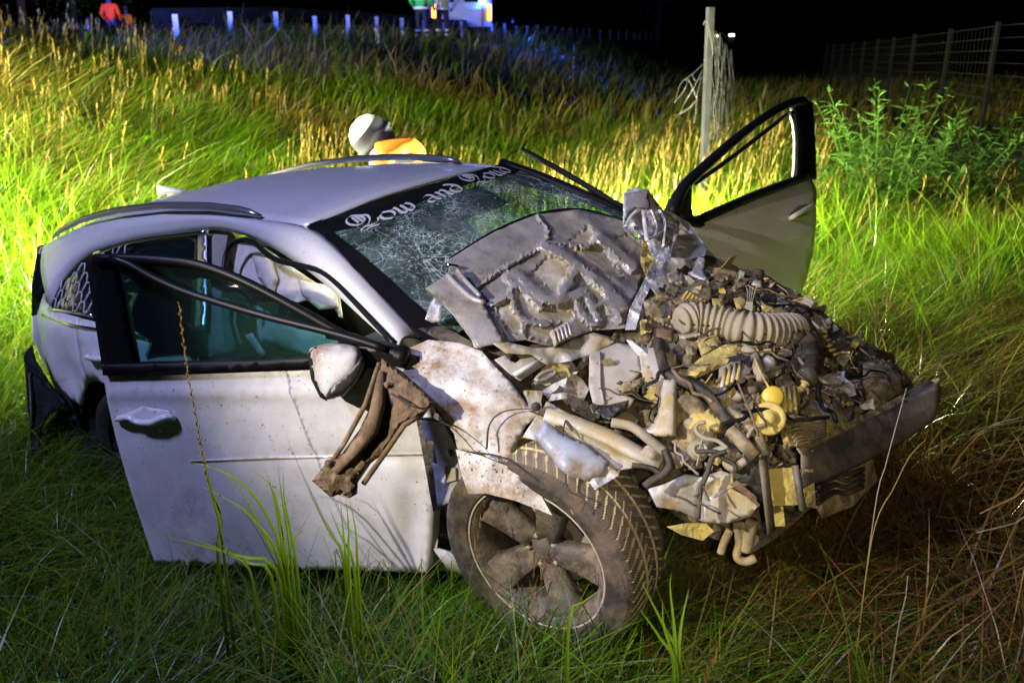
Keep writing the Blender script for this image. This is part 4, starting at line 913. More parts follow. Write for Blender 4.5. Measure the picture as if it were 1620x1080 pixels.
wstrip('sun_band', lambda a, b_: (a, -.01 + (.135 - .03 * a + .015 * math.sin(a * 9)) * b_), 'black_trim')
wstrip('border', lambda a, b_: (-.012 + (.045 + .02 * a) * b_, a), 'black_trim'); wstrip('border', lambda a, b_: (1.0 - .03 * b_, a), 'black_trim')
# sparkling crumbs of glass along the cracks
rs = random.Random(5); cg = []
for k in range(170):
    cu, cv = rs.choice([(.2, .5), (.16, .35), (.84, .40), (.45, .35), (.6, .3), (.25, .75)]); u, v = min(.97, max(.04, rs.gauss(cu, .09))), min(.95, max(.14, rs.gauss(cv, .12))); p = ws(u, v, dentw(u, v) + .003); s_ = rs.uniform(.0006, .0018)
    cg.append(ball(p, s_, 5, 3, (rs.uniform(.5, 2.5), rs.uniform(.5, 2.5), .6)))
o = build('glass_crumbs', *join(cg), 'letter', wsh); o['kind'] = 'stuff'
# lettering in broken script, written with a slanted flat nib
GL = {'L': [[(.62, .82), (.40, .98), (.15, .86), (.05, .58), (.18, .36), (.42, .34), (.60, .50), (.62, .72), (.50, .86)], [(.36, .88), (.34, .45)], [(.48, .92), (.48, .42)], [(.62, .82), (.78, .70), (.74, .45), (.55, .22), (.30, .06), (.16, .02)], [(.16, .02), (.34, .14), (.60, .06), (.86, .16), (.95, .34)], [(.18, -.10), (.45, -.02), (.75, -.06)]],
      'o': [[(.25, .50), (.08, .36), (.08, .14), (.30, .0)], [(.25, .50), (.50, .38), (.50, .14), (.30, .0)]],
      'w': [[(.02, .44), (.10, .50), (.14, .36), (.14, .10), (.28, .0)], [(.28, .0), (.38, .12), (.38, .50)], [(.38, .12), (.52, .0), (.68, .12), (.70, .40), (.60, .52), (.50, .46)]],
      'a': [[(.10, .44), (.30, .52), (.44, .42), (.44, .10), (.54, .0)], [(.44, .28), (.14, .22), (.08, .08), (.22, .0), (.42, .10)]],
      'n': [[(.02, .44), (.12, .50), (.16, .38), (.16, .04), (.10, 0)], [(.18, .36), (.34, .52), (.46, .40), (.46, .08), (.54, .0)]],
      'd': [[(.12, .72), (.30, .62), (.48, .42), (.48, .14), (.30, .0), (.10, .10), (.08, .32), (.24, .46), (.40, .44)]],
      'u': [[(.02, .46), (.10, .50), (.14, .38), (.14, .10), (.26, .0), (.42, .12)], [(.42, .50), (.42, .10), (.54, .0)]]}
ADV = {'L': .98, 'o': .58, 'w': .80, 'a': .60, 'n': .62, 'd': .62, 'u': .60, ' ': .42}
def letters(text, u0, v0, u1, v1, hv):
    tot = sum(ADV[c_] for c_ in text); x = 0
    for c_ in text:
        geos = []
        for st in GL.get(c_, []):
            pl = smooth_line(st, 14) if len(st) > 2 else line(st, 6); nib = np.array([.050, .030]) * (1.0 if c_ == 'L' else 1.2); Vn, Fn = [], []
            for i, q in enumerate(pl):
                for s_ in (-1, 1):
                    g = q + nib * s_; f = (x + g[0]) / tot; uu, vv = u0 + (u1 - u0) * f, v0 + (v1 - v0) * f - g[1] * hv; Vn.append(ws(uu, vv, .0048 + dentw(uu, vv)))
                if i: Fn.append((2 * i - 2, 2 * i - 1, 2 * i + 1, 2 * i))
            geos.append((Vn, Fn))
        if geos: build('letter', *join(geos), 'letter', wsh, smooth=False)
        x += ADV[c_]
letters('Low and Loud', .09, .185, .93, .10, .145)
# black strip sprung off the far pillar
tube('pillar_trim_strip', [loc_at(x, y, d) for x, y, d in ((825, 236, 4.25), (880, 266, 4.15), (940, 301, 4.05), (988, 330, 3.98))], [.011, .013, .013, .010], 'black_plastic', car, 6)

# ================================================================== doors
def door_plane(hx_, hy_, ang, s_):
    u = np.array([-math.cos(ang), s_ * math.sin(ang), 0]); n = np.array([s_ * u[1], -s_ * u[0], 0]); p0 = np.array([hx_, hy_, .6])
    return lambda off=0: (lambda x, y: plane_hit(x, y, p0 + np.array([-u[1], u[0], 0]) * off, n))
DN = door_plane(2.12, -.89, R_(22), -1)          # near door; off>0 toward the viewer
_a = DN(0)(400, 700); _b = DN(.1)(400, 700); SGN = 1 if np.linalg.norm(_b - COL_L) < np.linalg.norm(_a - COL_L) else -1
nd = lambda off=0: DN(off * SGN)
def door_skin(x, y):
    bul = .018 * math.sin(math.pi * min(1, max(0, (y - 575) / 330))) + .010 * math.exp(-((y - 622) / 9) ** 2) - .012 * math.exp(-((y - 722 - (x - 560) * .02) / 7) ** 2) * min(1, max(0, (x - 420) / 120)) - .02 * math.exp(-((x - 655) ** 2 / 500 + (y - 830) ** 2 / 5000)) + .004 * math.sin(x * .03) * math.sin(y * .021)
    return nd(bul)(x, y)
fd = patch('front_door', [(163, 592), (300, 588), (480, 581), (640, 572), (668, 620), (688, 690), (684, 800), (676, 906), (560, 902), (420, 898), (300, 893), (246, 892), (228, 840), (205, 770), (185, 700), (171, 640)], door_skin, 'paint_door', car, 9, solid=.05, holes=[])
patch('sill_seal', [(160, 578), (400, 572), (622, 560), (640, 572), (480, 583), (300, 590), (163, 594)], nd(.02), 'black_trim', fd, 10, solid=.03)
patch('window_post', [(136, 413), (150, 405), (176, 404), (186, 440), (198, 500), (215, 584), (163, 592), (152, 520)], nd(.006), 'black_trim', fd, 12, solid=.03)
tube('window_frame', [nd(.012)(x, y) for x, y in smooth_line([(150, 410), (185, 408), (250, 411), (310, 418), (370, 438), (430, 467), (490, 500), (550, 533), (618, 560)], 30)], .016, 'black_trim', fd, 8)
tube('window_seal', [nd(.045)(x, y) for x, y in smooth_line([(175, 408), (205, 418), (245, 440), (290, 460), (345, 478), (420, 500), (500, 520), (560, 536), (610, 552)], 30)], .013, 'black_trim', fd, 8)
patch('corner_cover', [(540, 528), (560, 531), (625, 556), (636, 570), (560, 577), (520, 578)], nd(.012), 'black_trim', fd, 8, solid=.02)
patch('door_glass', [(184, 418), (250, 412), (312, 420), (372, 441), (430, 470), (490, 503), (545, 534), (600, 560), (580, 572), (214, 584), (198, 500)], nd(-.004), 'side_glass', fd, 20, solid=.004)
# handle with its scooped recess
patch('handle_recess', [(200, 654), (225, 643), (268, 650), (276, 664), (262, 676), (215, 676)], lambda x, y: door_skin(x, y) + (nd(.004)(x, y) - nd(0)(x, y)), 'paint', fd, 5, solid=.002)
hp = [nd(o_)(x, y) for x, y, o_ in ((184, 664, .018), (192, 661, .030), (206, 660, .038), (218, 667, .040), (240, 668, .040), (252, 663, .038), (266, 659, .034), (277, 662, .020))]
tube('handle', smooth_line(hp, 24), np.interp(np.linspace(0, 1, 24), [0, .12, .5, .85, 1], [.009, .016, .014, .018, .010]), 'paint', fd, 10, flat=.75)
build('lock_cover', *ball(nd(.03)(252, 681), .008, 8, 5), 'paint', fd)
patch('side_moulding', [(300, 728), (420, 722), (560, 719), (688, 716), (688, 720), (560, 723), (420, 727), (300, 731)], lambda x, y: door_skin(x, y) + (nd(.003)(x, y) - nd(0)(x, y)), 'paint_dirty', fd, 10, solid=.002)
mr = patch('wing_mirror', [(488, 558), (500, 547), (530, 543), (562, 548), (574, 562), (570, 590), (548, 615), (520, 632), (508, 626), (496, 600)], lambda x, y: loc_at(x, y, 2.82 + (574 - x) * .0002), 'paint_dirty', fd, 6, solid=0, inflate=.07, inflate_w=26, round_=36)
patch('mirror_back', [(488, 558), (500, 547), (530, 543), (562, 548), (574, 562), (570, 590), (548, 615), (520, 632), (508, 626), (496, 600)], lambda x, y: loc_at(x, y, 2.825 + (574 - x) * .0002), 'black_plastic', mr, 10, solid=.06, round_=30)
patch('mirror_rim', [(486, 560), (498, 548), (502, 552), (494, 562), (502, 600), (516, 634), (506, 628), (492, 600)], lambda x, y: loc_at(x, y, 2.80), 'black_plastic', mr, 5, solid=.02)
patch('mirror_lower', [(514, 632), (524, 606), (548, 584), (574, 562), (578, 575), (566, 602), (544, 626)], lambda x, y: loc_at(x, y, 2.775), 'black_mud', mr, 5, solid=.02, inflate=.015, inflate_w=8)
patch('mirror_foot', [(560, 548), (600, 548), (640, 560), (640, 582), (575, 582)], nd(.04), 'black_trim', fd, 8, solid=.05)
patch('door_trim', [(180, 605), (640, 590), (680, 700), (670, 890), (260, 880), (205, 740)], nd(-.09), 'seat', fd, 24, solid=.02)
# ---- far door, swung wide open
DF = door_plane(2.12, .89, R_(97), 1); _a = DF(0)(1200, 380); _b = DF(.1)(1200, 380); SGF = 1 if np.linalg.norm(_b - COL_L) < np.linalg.norm(_a - COL_L) else -1
fdp = lambda off=0: DF(off * SGF)
fskin = lambda x, y: fdp(.02 * math.sin(math.pi * min(1, max(0, (y - 290) / 190))) - .008 * math.exp(-((y - (455 - (x - 1150) * .33)) / 9) ** 2) + .006 * math.exp(-((y - (410 - (x - 1150) * .33)) / 6) ** 2))(x, y)
far = patch('front_door', [(1088, 358), (1140, 338), (1200, 312), (1283, 281), (1292, 300), (1291, 350), (1286, 400), (1276, 440), (1267, 468), (1210, 460), (1150, 440), (1100, 400)], fskin, 'paint', car, 10, solid=.05)
far['label'] = 'far front door swung wide open, scraped'
patch('sill_seal', [(1090, 350), (1140, 328), (1200, 302), (1280, 272), (1284, 283), (1200, 315), (1140, 341), (1098, 360)], fdp(.02), 'black_trim', far, 8, solid=.03)
tube('window_frame', [fdp(.01)(x, y) for x, y in smooth_line([(1062, 338), (1080, 298), (1110, 268), (1150, 232), (1190, 200), (1225, 176), (1255, 162), (1272, 160)], 30)], np.interp(np.linspace(0, 1, 30), [0, .15, .7, 1], [.030, .026, .022, .022]), 'black_trim', far, 8)
tube('window_seal', [fdp(-.02)(x, y) for x, y in smooth_line([(1100, 290), (1140, 262), (1180, 232), (1215, 205), (1245, 182), (1268, 174)], 24)], .011, 'black_trim', far, 8)
tube('window_channel', [fdp(.01)(x, y) for x, y in smooth_line([(1250, 178), (1257, 200), (1258, 240), (1256, 280)], 14)], .009, 'silver', far, 8)
patch('window_post', [(1258, 162), (1276, 155), (1286, 165), (1290, 220), (1292, 284), (1262, 286), (1264, 220)], fdp(.0), 'black_trim', far, 10, solid=.035)
patch('corner_cover', [(1055, 340), (1066, 316), (1095, 285), (1094, 330), (1098, 345), (1080, 352)], fdp(.02), 'black_mud', far, 6, solid=.03)
patch('mirror_stump', [(1070, 342), (1090, 340), (1112, 346), (1116, 356), (1108, 361), (1080, 356)], fdp(.06), 'black_plastic', far, 5, solid=.05, inflate=.03, inflate_w=8)
patch('handle_recess', [(1248, 340), (1262, 326), (1282, 322), (1289, 328), (1280, 340), (1262, 349), (1250, 350)], lambda x, y: fskin(x, y) + (fdp(.004)(x, y) - fdp(0)(x, y)), 'silver', far, 4, solid=.002)
tube('handle', smooth_line([fdp(o_)(x, y) for x, y, o_ in ((1250, 346, .025), (1256, 342, .05), (1270, 334, .06), (1284, 326, .05), (1288, 324, .025))], 14), .013, 'paint', far, 8)

# ================================================================== crushed front: depth of the wreck's visible surface, from the car's own dimensions
CPT = np.array([(600, 575, 2.88), (640, 640, 2.78), (690, 660, 2.78), (680, 800, 2.86), (760, 760, 2.72), (837, 888, 2.68), (680, 540, 2.95), (840, 650, 2.76), (900, 640, 2.80), (900, 720, 2.68), (1000, 520, 3.05), (1000, 720, 2.68), (1060, 640, 2.76), (1210, 630, 2.70), (1150, 780, 2.62), (1050, 830, 2.62), (1230, 740, 2.58), (1290, 780, 2.58), (1290, 690, 2.68),
                (1480, 610, 3.28), (1400, 600, 3.15), (1340, 660, 2.86), (1280, 480, 3.42), (1180, 430, 3.62), (1100, 420, 3.62), (1085, 360, 3.95), (1030, 320, 3.68), (960, 540, 3.0), (720, 415, 3.17), (860, 345, 3.50), (985, 350, 3.70), (690, 460, 2.99), (780, 530, 2.84), (900, 450, 3.14), (950, 400, 3.37), (800, 480, 2.97), (1400, 540, 3.42), (1300, 540, 3.16), (1200, 520, 3.08), (1100, 500, 3.14), (520, 760, 2.78), (1350, 780, 2.75), (1170, 880, 2.66)], float)
def tps_k(r2): return np.where(r2 > 1e-12, r2 * np.log(np.maximum(r2, 1e-12)), 0)
_x = CPT[:, :2] / 500; _K = tps_k(((_x[:, None] - _x[None]) ** 2).sum(-1)) + np.eye(len(_x)) * .02; _P = np.c_[np.ones(len(_x)), _x]
_A = np.block([[_K, _P], [_P.T, np.zeros((3, 3))]]); _w = np.linalg.solve(_A, np.r_[CPT[:, 2], 0, 0, 0])
def D(px, py):
    q = np.array([px, py]) / 500; return float(tps_k(((_x - q) ** 2).sum(1)) @ _w[:-3] + _w[-3] + _w[-2:] @ q)
def S(off=0): return lambda x, y: loc_at(x, y, D(x, y) + off)
def L3(pts, off=0): return [loc_at(p[0], p[1], D(p[0], p[1]) + off + (p[2] if len(p) > 2 else 0)) for p in pts]
def cv(k, ox, oy): return lambda pts: [(ox + x / k, oy + y / k) for x, y in pts]
cF = cv(2.843, 460, 520); cH = cv(3.857, 660, 300); cT = cv(4.153, 960, 260); cE = cv(4.5, 1000, 440); cM = cv(4.909, 780, 520); cB = cv(3.857, 1000, 620); cR = cv(4.154, 1240, 440)
# ---- front wheels
def tyre(c, parent, ax, full=True):
    n, R0, W = 480, .335, .215; prof = []     # (radius, along, tread flag)
    for a, r in ((-.42, .225), (-.50, .245), (-.53, .28), (-.50, .312)): prof.append((r, a * W, 0))
    for a in np.linspace(-.46, .46, 33): prof.append((R0 - .010 * abs(a / .46) ** 3, a * W, 1))
    for a, r in ((.50, .312), (.53, .28), (.50, .245), (.42, .225)): prof.append((r, a * W, 0))
    A = np.array(ax, float); A /= np.linalg.norm(A); u = np.cross(A, [0, 0, 1.]); u /= np.linalg.norm(u); v = np.cross(A, u); V, Fc, fm = [], [], []
    G = np.zeros((len(prof), n), bool)
    for i, (r, h, tr) in enumerate(prof):
        wq = h / (W * .46)
        for k in range(n):
            g = 0
            if tr:
                ph = (k / n * 60 + abs(wq) * 1.8 + (.5 if wq > 0 else 0)) % 1
                g = (abs(abs(wq) - .30) < .035) or (ph < .16 and abs(wq) > .36) or (ph < .13 and .06 < abs(wq) < .26); G[i, k] = g
            a = 2 * math.pi * k / n; rr = r - (.0035 if g else 0); V.append(np.array(c) + A * h + rr * (u * math.cos(a) + v * math.sin(a)))
    for i in range(len(prof) - 1):
        for k in range(n):
            k2 = (k + 1) % n; Fc.append((i * n + k, i * n + k2, (i + 1) * n + k2, (i + 1) * n + k)); tr = prof[i][2] and prof[i + 1][2]
            fm.append(0 if not tr else (2 if (G[i, k] or G[i + 1, k2]) else 1))
    return build('tyre', V, Fc, None, parent, mats=['tyre_side', 'tyre_block', 'tyre_groove'], fmat=fm, smooth=False)
def wheel(c, ax, a0=.3):
    root = part('wheel', lathe_geo([(.232, -.095), (.238, -.085), (.225, -.07), (.205, -.02), (.200, .05), (.222, .085), (.232, .095), (.240, .098), (.240, .09)], 48, c, ax), 'alloy', solid=.006)
    tyre(c, root, ax)
    A = np.array(ax, float); A /= np.linalg.norm(A); u = np.cross(A, [0, 0, 1.]); u /= np.linalg.norm(u); v = np.cross(A, u); c = np.array(c)
    for k in range(5):
        a = a0 + 2 * math.pi * k / 5; rd = u * math.cos(a) + v * math.sin(a); td = -u * math.sin(a) + v * math.cos(a); V, Fc = [], []
        for r, hw, f0, f1 in ((.03, .034, .045, .01), (.08, .036, .058, .02), (.15, .047, .066, .03), (.20, .062, .072, .035), (.226, .085, .078, .045)):
            V += [c + rd * r - td * hw + A * f1, c + rd * r - td * hw * .75 + A * f0, c + rd * r + td * 0 + A * (f0 - .012), c + rd * r + td * hw * .75 + A * f0, c + rd * r + td * hw + A * f1]
        Fc = [(5 * i + j, 5 * i + j + 1, 5 * i + j + 6, 5 * i + j + 5) for i in range(4) for j in range(4)]
        build('spoke', V, Fc, 'alloy', root, solid=.014)
    build('hub', *lathe_geo([(0, .058), (.028, .056), (.036, .048), (.06, .044), (.07, .02), (.07, -.03)], 24, c, A), 'alloy', root)
    build('rim_lip', *lathe_geo([(.236 + .0035 * math.cos(t_), .100 + .0035 * math.sin(t_)) for t_ in np.linspace(0, 2 * math.pi, 7)], 64, c, A), 'torn_metal_pale', root)
    for k in range(5):
        a = a0 + .63 + 2 * math.pi * k / 5; build('wheel_bolt', *lathe_geo([(0, .012), (.008, .012), (.009, 0)], 6, c + A * .044 + .052 * (u * math.cos(a) + v * math.sin(a)), A), 'engine_alu', root)
    build('brake_disc', *lathe_geo([(.05, -.02), (.145, -.02), (.15, -.025), (.145, -.045), (.05, -.045)], 40, c, A), 'engine_alu', root)
    return root
wc = plane_hit(838, 884, (0, -.895, 0), (0, 1, 0)); wheel(wc + np.array([0, .1075, 0]), (.10, -1, -.05), .55)
w2 = wheel((2.45, .80, .33), (0, 1, 0)); w2['label'] = 'far front wheel hidden behind the engine'
for s_ in (-1, 1):
    b_ = part('wheel', lathe_geo([(.0, .03), (.2, .05), (.232, .095), (.225, -.09)], 30, (0.0, s_ * .76, .31), (0, s_, 0)), 'black_mud'); build('tyre', *lathe_geo([(.22, .09), (.26, .11), (.31, .105), (.33, .07), (.33, -.07), (.31, -.1), (.22, -.09)], 40, (0.0, s_ * .76, .31), (0, s_, 0)), 'rubber', b_); b_['label'] = 'rear wheel in the dark arch'
# ---- near wing: torn white fender, its flap, hinge pillar, hanging muddy arm
patch('front_fender', cF([(400, 140), (520, 92), (620, 50), (760, 65), (860, 100), (920, 170), (990, 240), (1070, 350), (1130, 372), (1060, 430), (1020, 500), (975, 612), (900, 590), (862, 560), (750, 545), (735, 470), (680, 400), (640, 330), (580, 260), (500, 190)]), S(-.04), 'paint_fender', car, 7, .026, 5.5, smooth=True, seed=2)
patch('fender_flap', cF([(742, 542), (850, 568), (960, 612), (1050, 650), (1110, 720), (1175, 838), (1010, 772), (880, 740), (800, 742), (770, 660)]), S(-.075), 'paint_fender', car, 6, .014, 8, smooth=False, seed=3)
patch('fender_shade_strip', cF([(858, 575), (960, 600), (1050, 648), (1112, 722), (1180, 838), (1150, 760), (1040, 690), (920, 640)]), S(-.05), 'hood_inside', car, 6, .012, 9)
patch('hinge_pillar', cF([(578, 398), (640, 398), (690, 430), (735, 520), (782, 690), (742, 772), (660, 800), (642, 640), (608, 520)]), S(.03), 'pillar_blue', car, 7, .008, 7, holes=[cF([(700, 540), (728, 540), (736, 570), (714, 578)]), cF([(606, 498), (640, 505), (660, 610), (625, 600)])], solid=.004)
patch('pillar_bracket', cF([(690, 625), (740, 625), (742, 680), (700, 690)]), S(.015), 'engine_alu', car, 5, .006, 15, solid=.01)
patch('pillar_void', cF([(560, 380), (660, 380), (800, 560), (800, 760), (640, 820)]), S(.10), 'engine_dark', car, 9, .02, 7)
patch('fender_brace', cF([(410, 132), (500, 190), (600, 280), (645, 330), (600, 388), (540, 410), (495, 438), (425, 555), (360, 605), (302, 690), (300, 740), (262, 762), (225, 740), (180, 757), (95, 682), (170, 590), (230, 560), (310, 450), (368, 330), (390, 220)]), S(-.13), 'mud_arm', car, 6, .007, 9, seed=6, inflate=.035, inflate_w=8, solid=.012, smooth=False)
tube('brace_rib', L3([(604, 590, -.17), (598, 640, -.19), (588, 680, -.19), (560, 715, -.18), (530, 745, -.17)], 0), [.012, .022, .020, .018, .014], 'mud_arm', car, 8)
tube('brace_rib', L3([(600, 575, -.15), (578, 640, -.16), (545, 700, -.16), (512, 750, -.15)], 0), .008, 'mud_arm', car, 6)
tube('brace_rib', L3([(668, 655, -.15), (640, 672, -.17), (610, 715, -.17), (575, 765, -.16)], 0), .008, 'mud_arm', car, 6)
for x, y in ((545, 724), (520, 733), (553, 757), (612, 610)): part('bolt', lathe_geo([(0, .006), (.006, .006), (.008, 0), (.013, -.002)], 8, loc_at(x, y, D(x, y) - .182), COL_L - loc_at(x, y, 2.6)), 'mud_arm')
patch('brace_bracket', [(546, 728), (560, 742), (572, 728), (580, 732), (566, 752), (556, 758), (546, 745)], S(-.17), 'mud_arm', car, 5, .006, 18, solid=.006)
patch('brace_tab', [(515, 770), (535, 745), (562, 752), (566, 770), (558, 785), (545, 786), (530, 780)], S(-.15), 'torn_metal', car, 5, .012, 14, solid=.003, smooth=False)
# inner wing rail over the wheel, with strut top
patch('inner_fender', cM([(230, 840), (330, 690), (420, 560), (560, 640), (700, 720), (850, 850), (1000, 940), (1140, 985), (1370, 1050), (1340, 1100), (1180, 1060), (1000, 1090), (860, 1100), (640, 1000), (480, 930), (360, 870)]), S(-.05), 'torn_metal_pale', car, 6, .022, 7, seed=8, solid=.003)
patch('inner_fender_fold', [(845, 690), (862, 665), (900, 690), (935, 705), (965, 730), (958, 752), (930, 765), (908, 760), (882, 742), (862, 715)], S(-.085), 'pillar_blue', car, 6, .016, 8, seed=9, inflate=.03, inflate_w=16)
patch('inner_fender_fold', [(905, 735), (940, 725), (975, 745), (985, 735), (978, 752), (940, 775), (915, 765)], S(-.10), 'torn_metal', car, 5, .014, 12, smooth=False, seed=10)
patch('white_splash_plate', [(895, 785), (915, 780), (935, 800), (925, 812), (930, 828), (905, 812)], S(-.10), 'torn_metal_pale', car, 5, .01, 12, seed=11)
tube('suspension_rail', L3([(862, 655), (905, 668), (960, 690), (1005, 715), (1045, 735)], -.09), [.03, .034, .036, .034, .026], 'torn_metal_pale', car, 10, flat=.6)
part('bolt', lathe_geo([(0, .02), (.012, .018), (.014, .006), (.030, .005), (.032, 0)], 12, loc_at(1032, 720, D(1032, 720) - .11), COL_L - loc_at(1032, 720, 2.6)), 'engine_alu')
# ---- hood, folded up against the glass, its inside facing out
HB = [([(780, 345), (900, 400), (1010, 490), (1090, 545), (1180, 620), (1262, 715)], 11), ([(560, 535), (620, 520), (700, 600), (800, 672), (870, 660), (900, 600), (960, 505)], 10), ([(1110, 292), (1180, 340), (1250, 410), (1312, 470)], 12),
      ([(370, 600), (470, 520), (600, 440), (780, 345), (900, 330), (1040, 350), (1100, 300)], 4), ([(600, 560), (690, 640), (760, 715)], 6), ([(860, 690), (960, 640), (1030, 640), (1070, 720), (1110, 790)], 8), ([(1120, 570), (1170, 660), (1230, 790)], 8), ([(580, 640), (600, 730), (680, 800), (800, 820)], 5), ([(960, 660), (1000, 740), (1060, 810), (1100, 820)], 7), ([(1090, 710), (1150, 690), (1180, 760), (1240, 740)], 5), ([(380, 640), (440, 760), (520, 900)], 5), ([(730, 152), (800, 250), (780, 340)], 3), ([(450, 700), (560, 640), (600, 560)], 6)]
WN = [cH(q) for q in ([(720, 480), (822, 380), (962, 482), (885, 635), (800, 600), (690, 510)], [(890, 330), (1000, 260), (1040, 212), (1085, 285), (1110, 300), (1140, 370), (1210, 460), (1270, 540), (1180, 520), (1060, 470), (960, 390)], [(1000, 590), (1100, 552), (1140, 600), (1150, 680), (1080, 720), (1010, 640)], [(560, 600), (640, 620), (760, 720), (900, 690), (960, 760), (930, 820), (700, 800), (610, 740)], [(480, 700), (580, 650), (620, 760), (640, 880), (560, 860), (500, 780)], [(660, 830), (800, 820), (830, 860), (780, 930), (680, 900)], [(1200, 290), (1290, 270), (1385, 330), (1370, 385), (1290, 390)])]
HR = [(np.array(smooth_line(cH(q), 40)), w_) for q, w_ in HB]
P2, Fc, dist = cdt(cH([(52, 600), (190, 512), (200, 425), (330, 342), (500, 242), (730, 152), (990, 122), (1262, 190), (1300, 262), (1400, 330), (1390, 480), (1330, 640), (1290, 720), (1280, 840), (1080, 860), (950, 905), (830, 955), (660, 912), (520, 935), (370, 965), (210, 745)]), 4.2, seed=12)
V, on = [], []; hn = COL_L - loc_at(850, 440, 3.2); hn /= np.linalg.norm(hn)
for x, y in P2:      # pressed inner frame: flat-topped ribs standing out of the buckled sheet
    p = S(.03)(x, y); rb, wd = 0, 0
    for ln_, w_ in HR:
        dd = float(np.min(np.hypot(ln_[:, 0] - x, ln_[:, 1] - y))); v_ = 1 - min(1, max(0, (dd - w_ * .55) / (w_ * .55))); rb = max(rb, v_ * (.55 + w_ * .045)); wd = max(wd, v_)
    win = any(in_poly(x, y, q) for q in WN)
    kk = .034 * rb + .022 * ridge(p, 4.2) + .004 * ridge(p + 3, 12) + .0006 * fbm(p, 40) - (.014 if win and wd < .3 else 0)
    V.append(p + hn * kk); on.append(2 if wd > .6 else (1 if win else 0))
fl, fm = [], []
for f in Fc:
    fl.append(f if np.dot(np.cross(V[f[1]] - V[f[0]], V[f[2]] - V[f[0]]), hn) > 0 else f[::-1]); fm.append(sorted(on[i] for i in f)[1])
sharpen(build('hood', V, fl, None, car, smooth=True, solid=.003, offset=-1, mats=['hood_inside', 'hood_bare', 'hood_bar'], fmat=fm), 24)
patch('hood_edge', cH([(55, 600), (190, 512), (245, 485), (300, 560), (385, 650), (450, 780), (530, 925), (370, 962), (215, 745)]), S(-.02), 'hood_inside', car, 7, .016, 5, seed=20, solid=.008)
tube('hood_fold', smooth_line(L3(cH([(185, 520), (240, 580), (330, 660), (410, 690)]), -.035), 14), .010, 'hood_bar', car, 8); tube('hood_fold', smooth_line(L3(cH([(245, 488), (300, 560), (385, 650)]), -.035), 12), .008, 'hood_bar', car, 8)
tube('hood_lip', smooth_line(L3(cH([(180, 458), (250, 470)]), -.02), 6), .007, 'chrome', car, 6)
tube('hood_rim', smooth_line(L3(cH([(200, 425), (330, 342), (500, 242), (730, 152), (990, 122), (1262, 190)]), .035), 30), .007, 'black_trim', car, 6)
bk = patch('hinge_bracket', cH([(815, 862), (920, 800), (945, 880), (840, 950)]), S(-.06), 'torn_metal_pale', car, 5, .004, 15, solid=.012)
for k in range(5): tube('bracket_rib', L3(cH([(830 + k * 22, 858 - k * 12), (850 + k * 22, 940 - k * 13)]), -.068), .004, 'torn_metal', bk, 6)
# wiper cowl corner, white strip, vent piece at the near foot of the glass
patch('cowl_corner', cH([(48, 790), (80, 690), (110, 650), (150, 700), (140, 800), (90, 812)]), S(.03), 'hood_bar', car, 6, .012, 10, seed=21)
patch('wing_edge_strip', cH([(115, 660), (160, 680), (230, 760), (300, 830), (370, 890), (392, 970), (345, 960), (318, 860), (200, 745)]), S(.0), 'torn_metal_pale', car, 6, .008, 12, seed=22)
patch('cowl_panel', [(662, 520), (700, 515), (760, 548), (820, 560), (840, 545), (900, 545), (850, 600), (830, 640), (770, 575), (720, 552)], S(.05), 'engine_dark', car, 8, .03, 8, seed=23)
# red brown crushed strip under the hood lip and pale crumpled sheet
patch('crushed_sheet', cM([(0, 110), (120, 105), (320, 150), (520, 140), (640, 70), (780, 30), (900, 60), (945, 100), (760, 200), (600, 250), (420, 280), (300, 200), (100, 190)]), S(-.02), 'torn_metal_pale', car, 6, .028, 8, seed=24)
patch('slotted_panel', cM([(10, 240), (90, 205), (140, 250), (175, 265), (215, 235), (330, 215), (405, 275), (210, 405), (120, 340)]), S(-.01), 'cream_panel', car, 6, .010, 7, seed=25, solid=.004)
tube('panel_ridge', L3(cM([(160, 360), (270, 300), (370, 245)]), -.03), .008, 'paint', car, 8)
patch('crumpled_wing', cM([(380, 480), (480, 420), (640, 350), (700, 400), (745, 470), (700, 560), (640, 580), (560, 540), (440, 560)]), S(-.03), 'paint_fender', car, 6, .026, 8, seed=26, smooth=False)
patch('crumpled_wing', cM([(300, 430), (420, 330), (560, 350), (660, 330), (560, 470), (420, 500)]), S(.0), 'paint_dirty', car, 6, .022, 8, seed=27, smooth=False)
tube('headlamp_ring', smooth_line(L3(cM([(330, 400), (380, 350), (470, 320), (480, 350), (400, 395), (330, 402)]), -.03), 24), .007, 'engine_alu', car, 6)
patch('latch', cM([(262, 475), (388, 482), (372, 560), (385, 640), (280, 635)]), S(-.06), 'engine_alu', car, 5, .006, 16, solid=.02); part('bolt', lathe_geo([(0, .012), (.012, .011), (.014, 0)], 10, loc_at(848, 643, D(848, 643) - .085), COL_L - loc_at(848, 643, 2.7)), 'engine_dark')
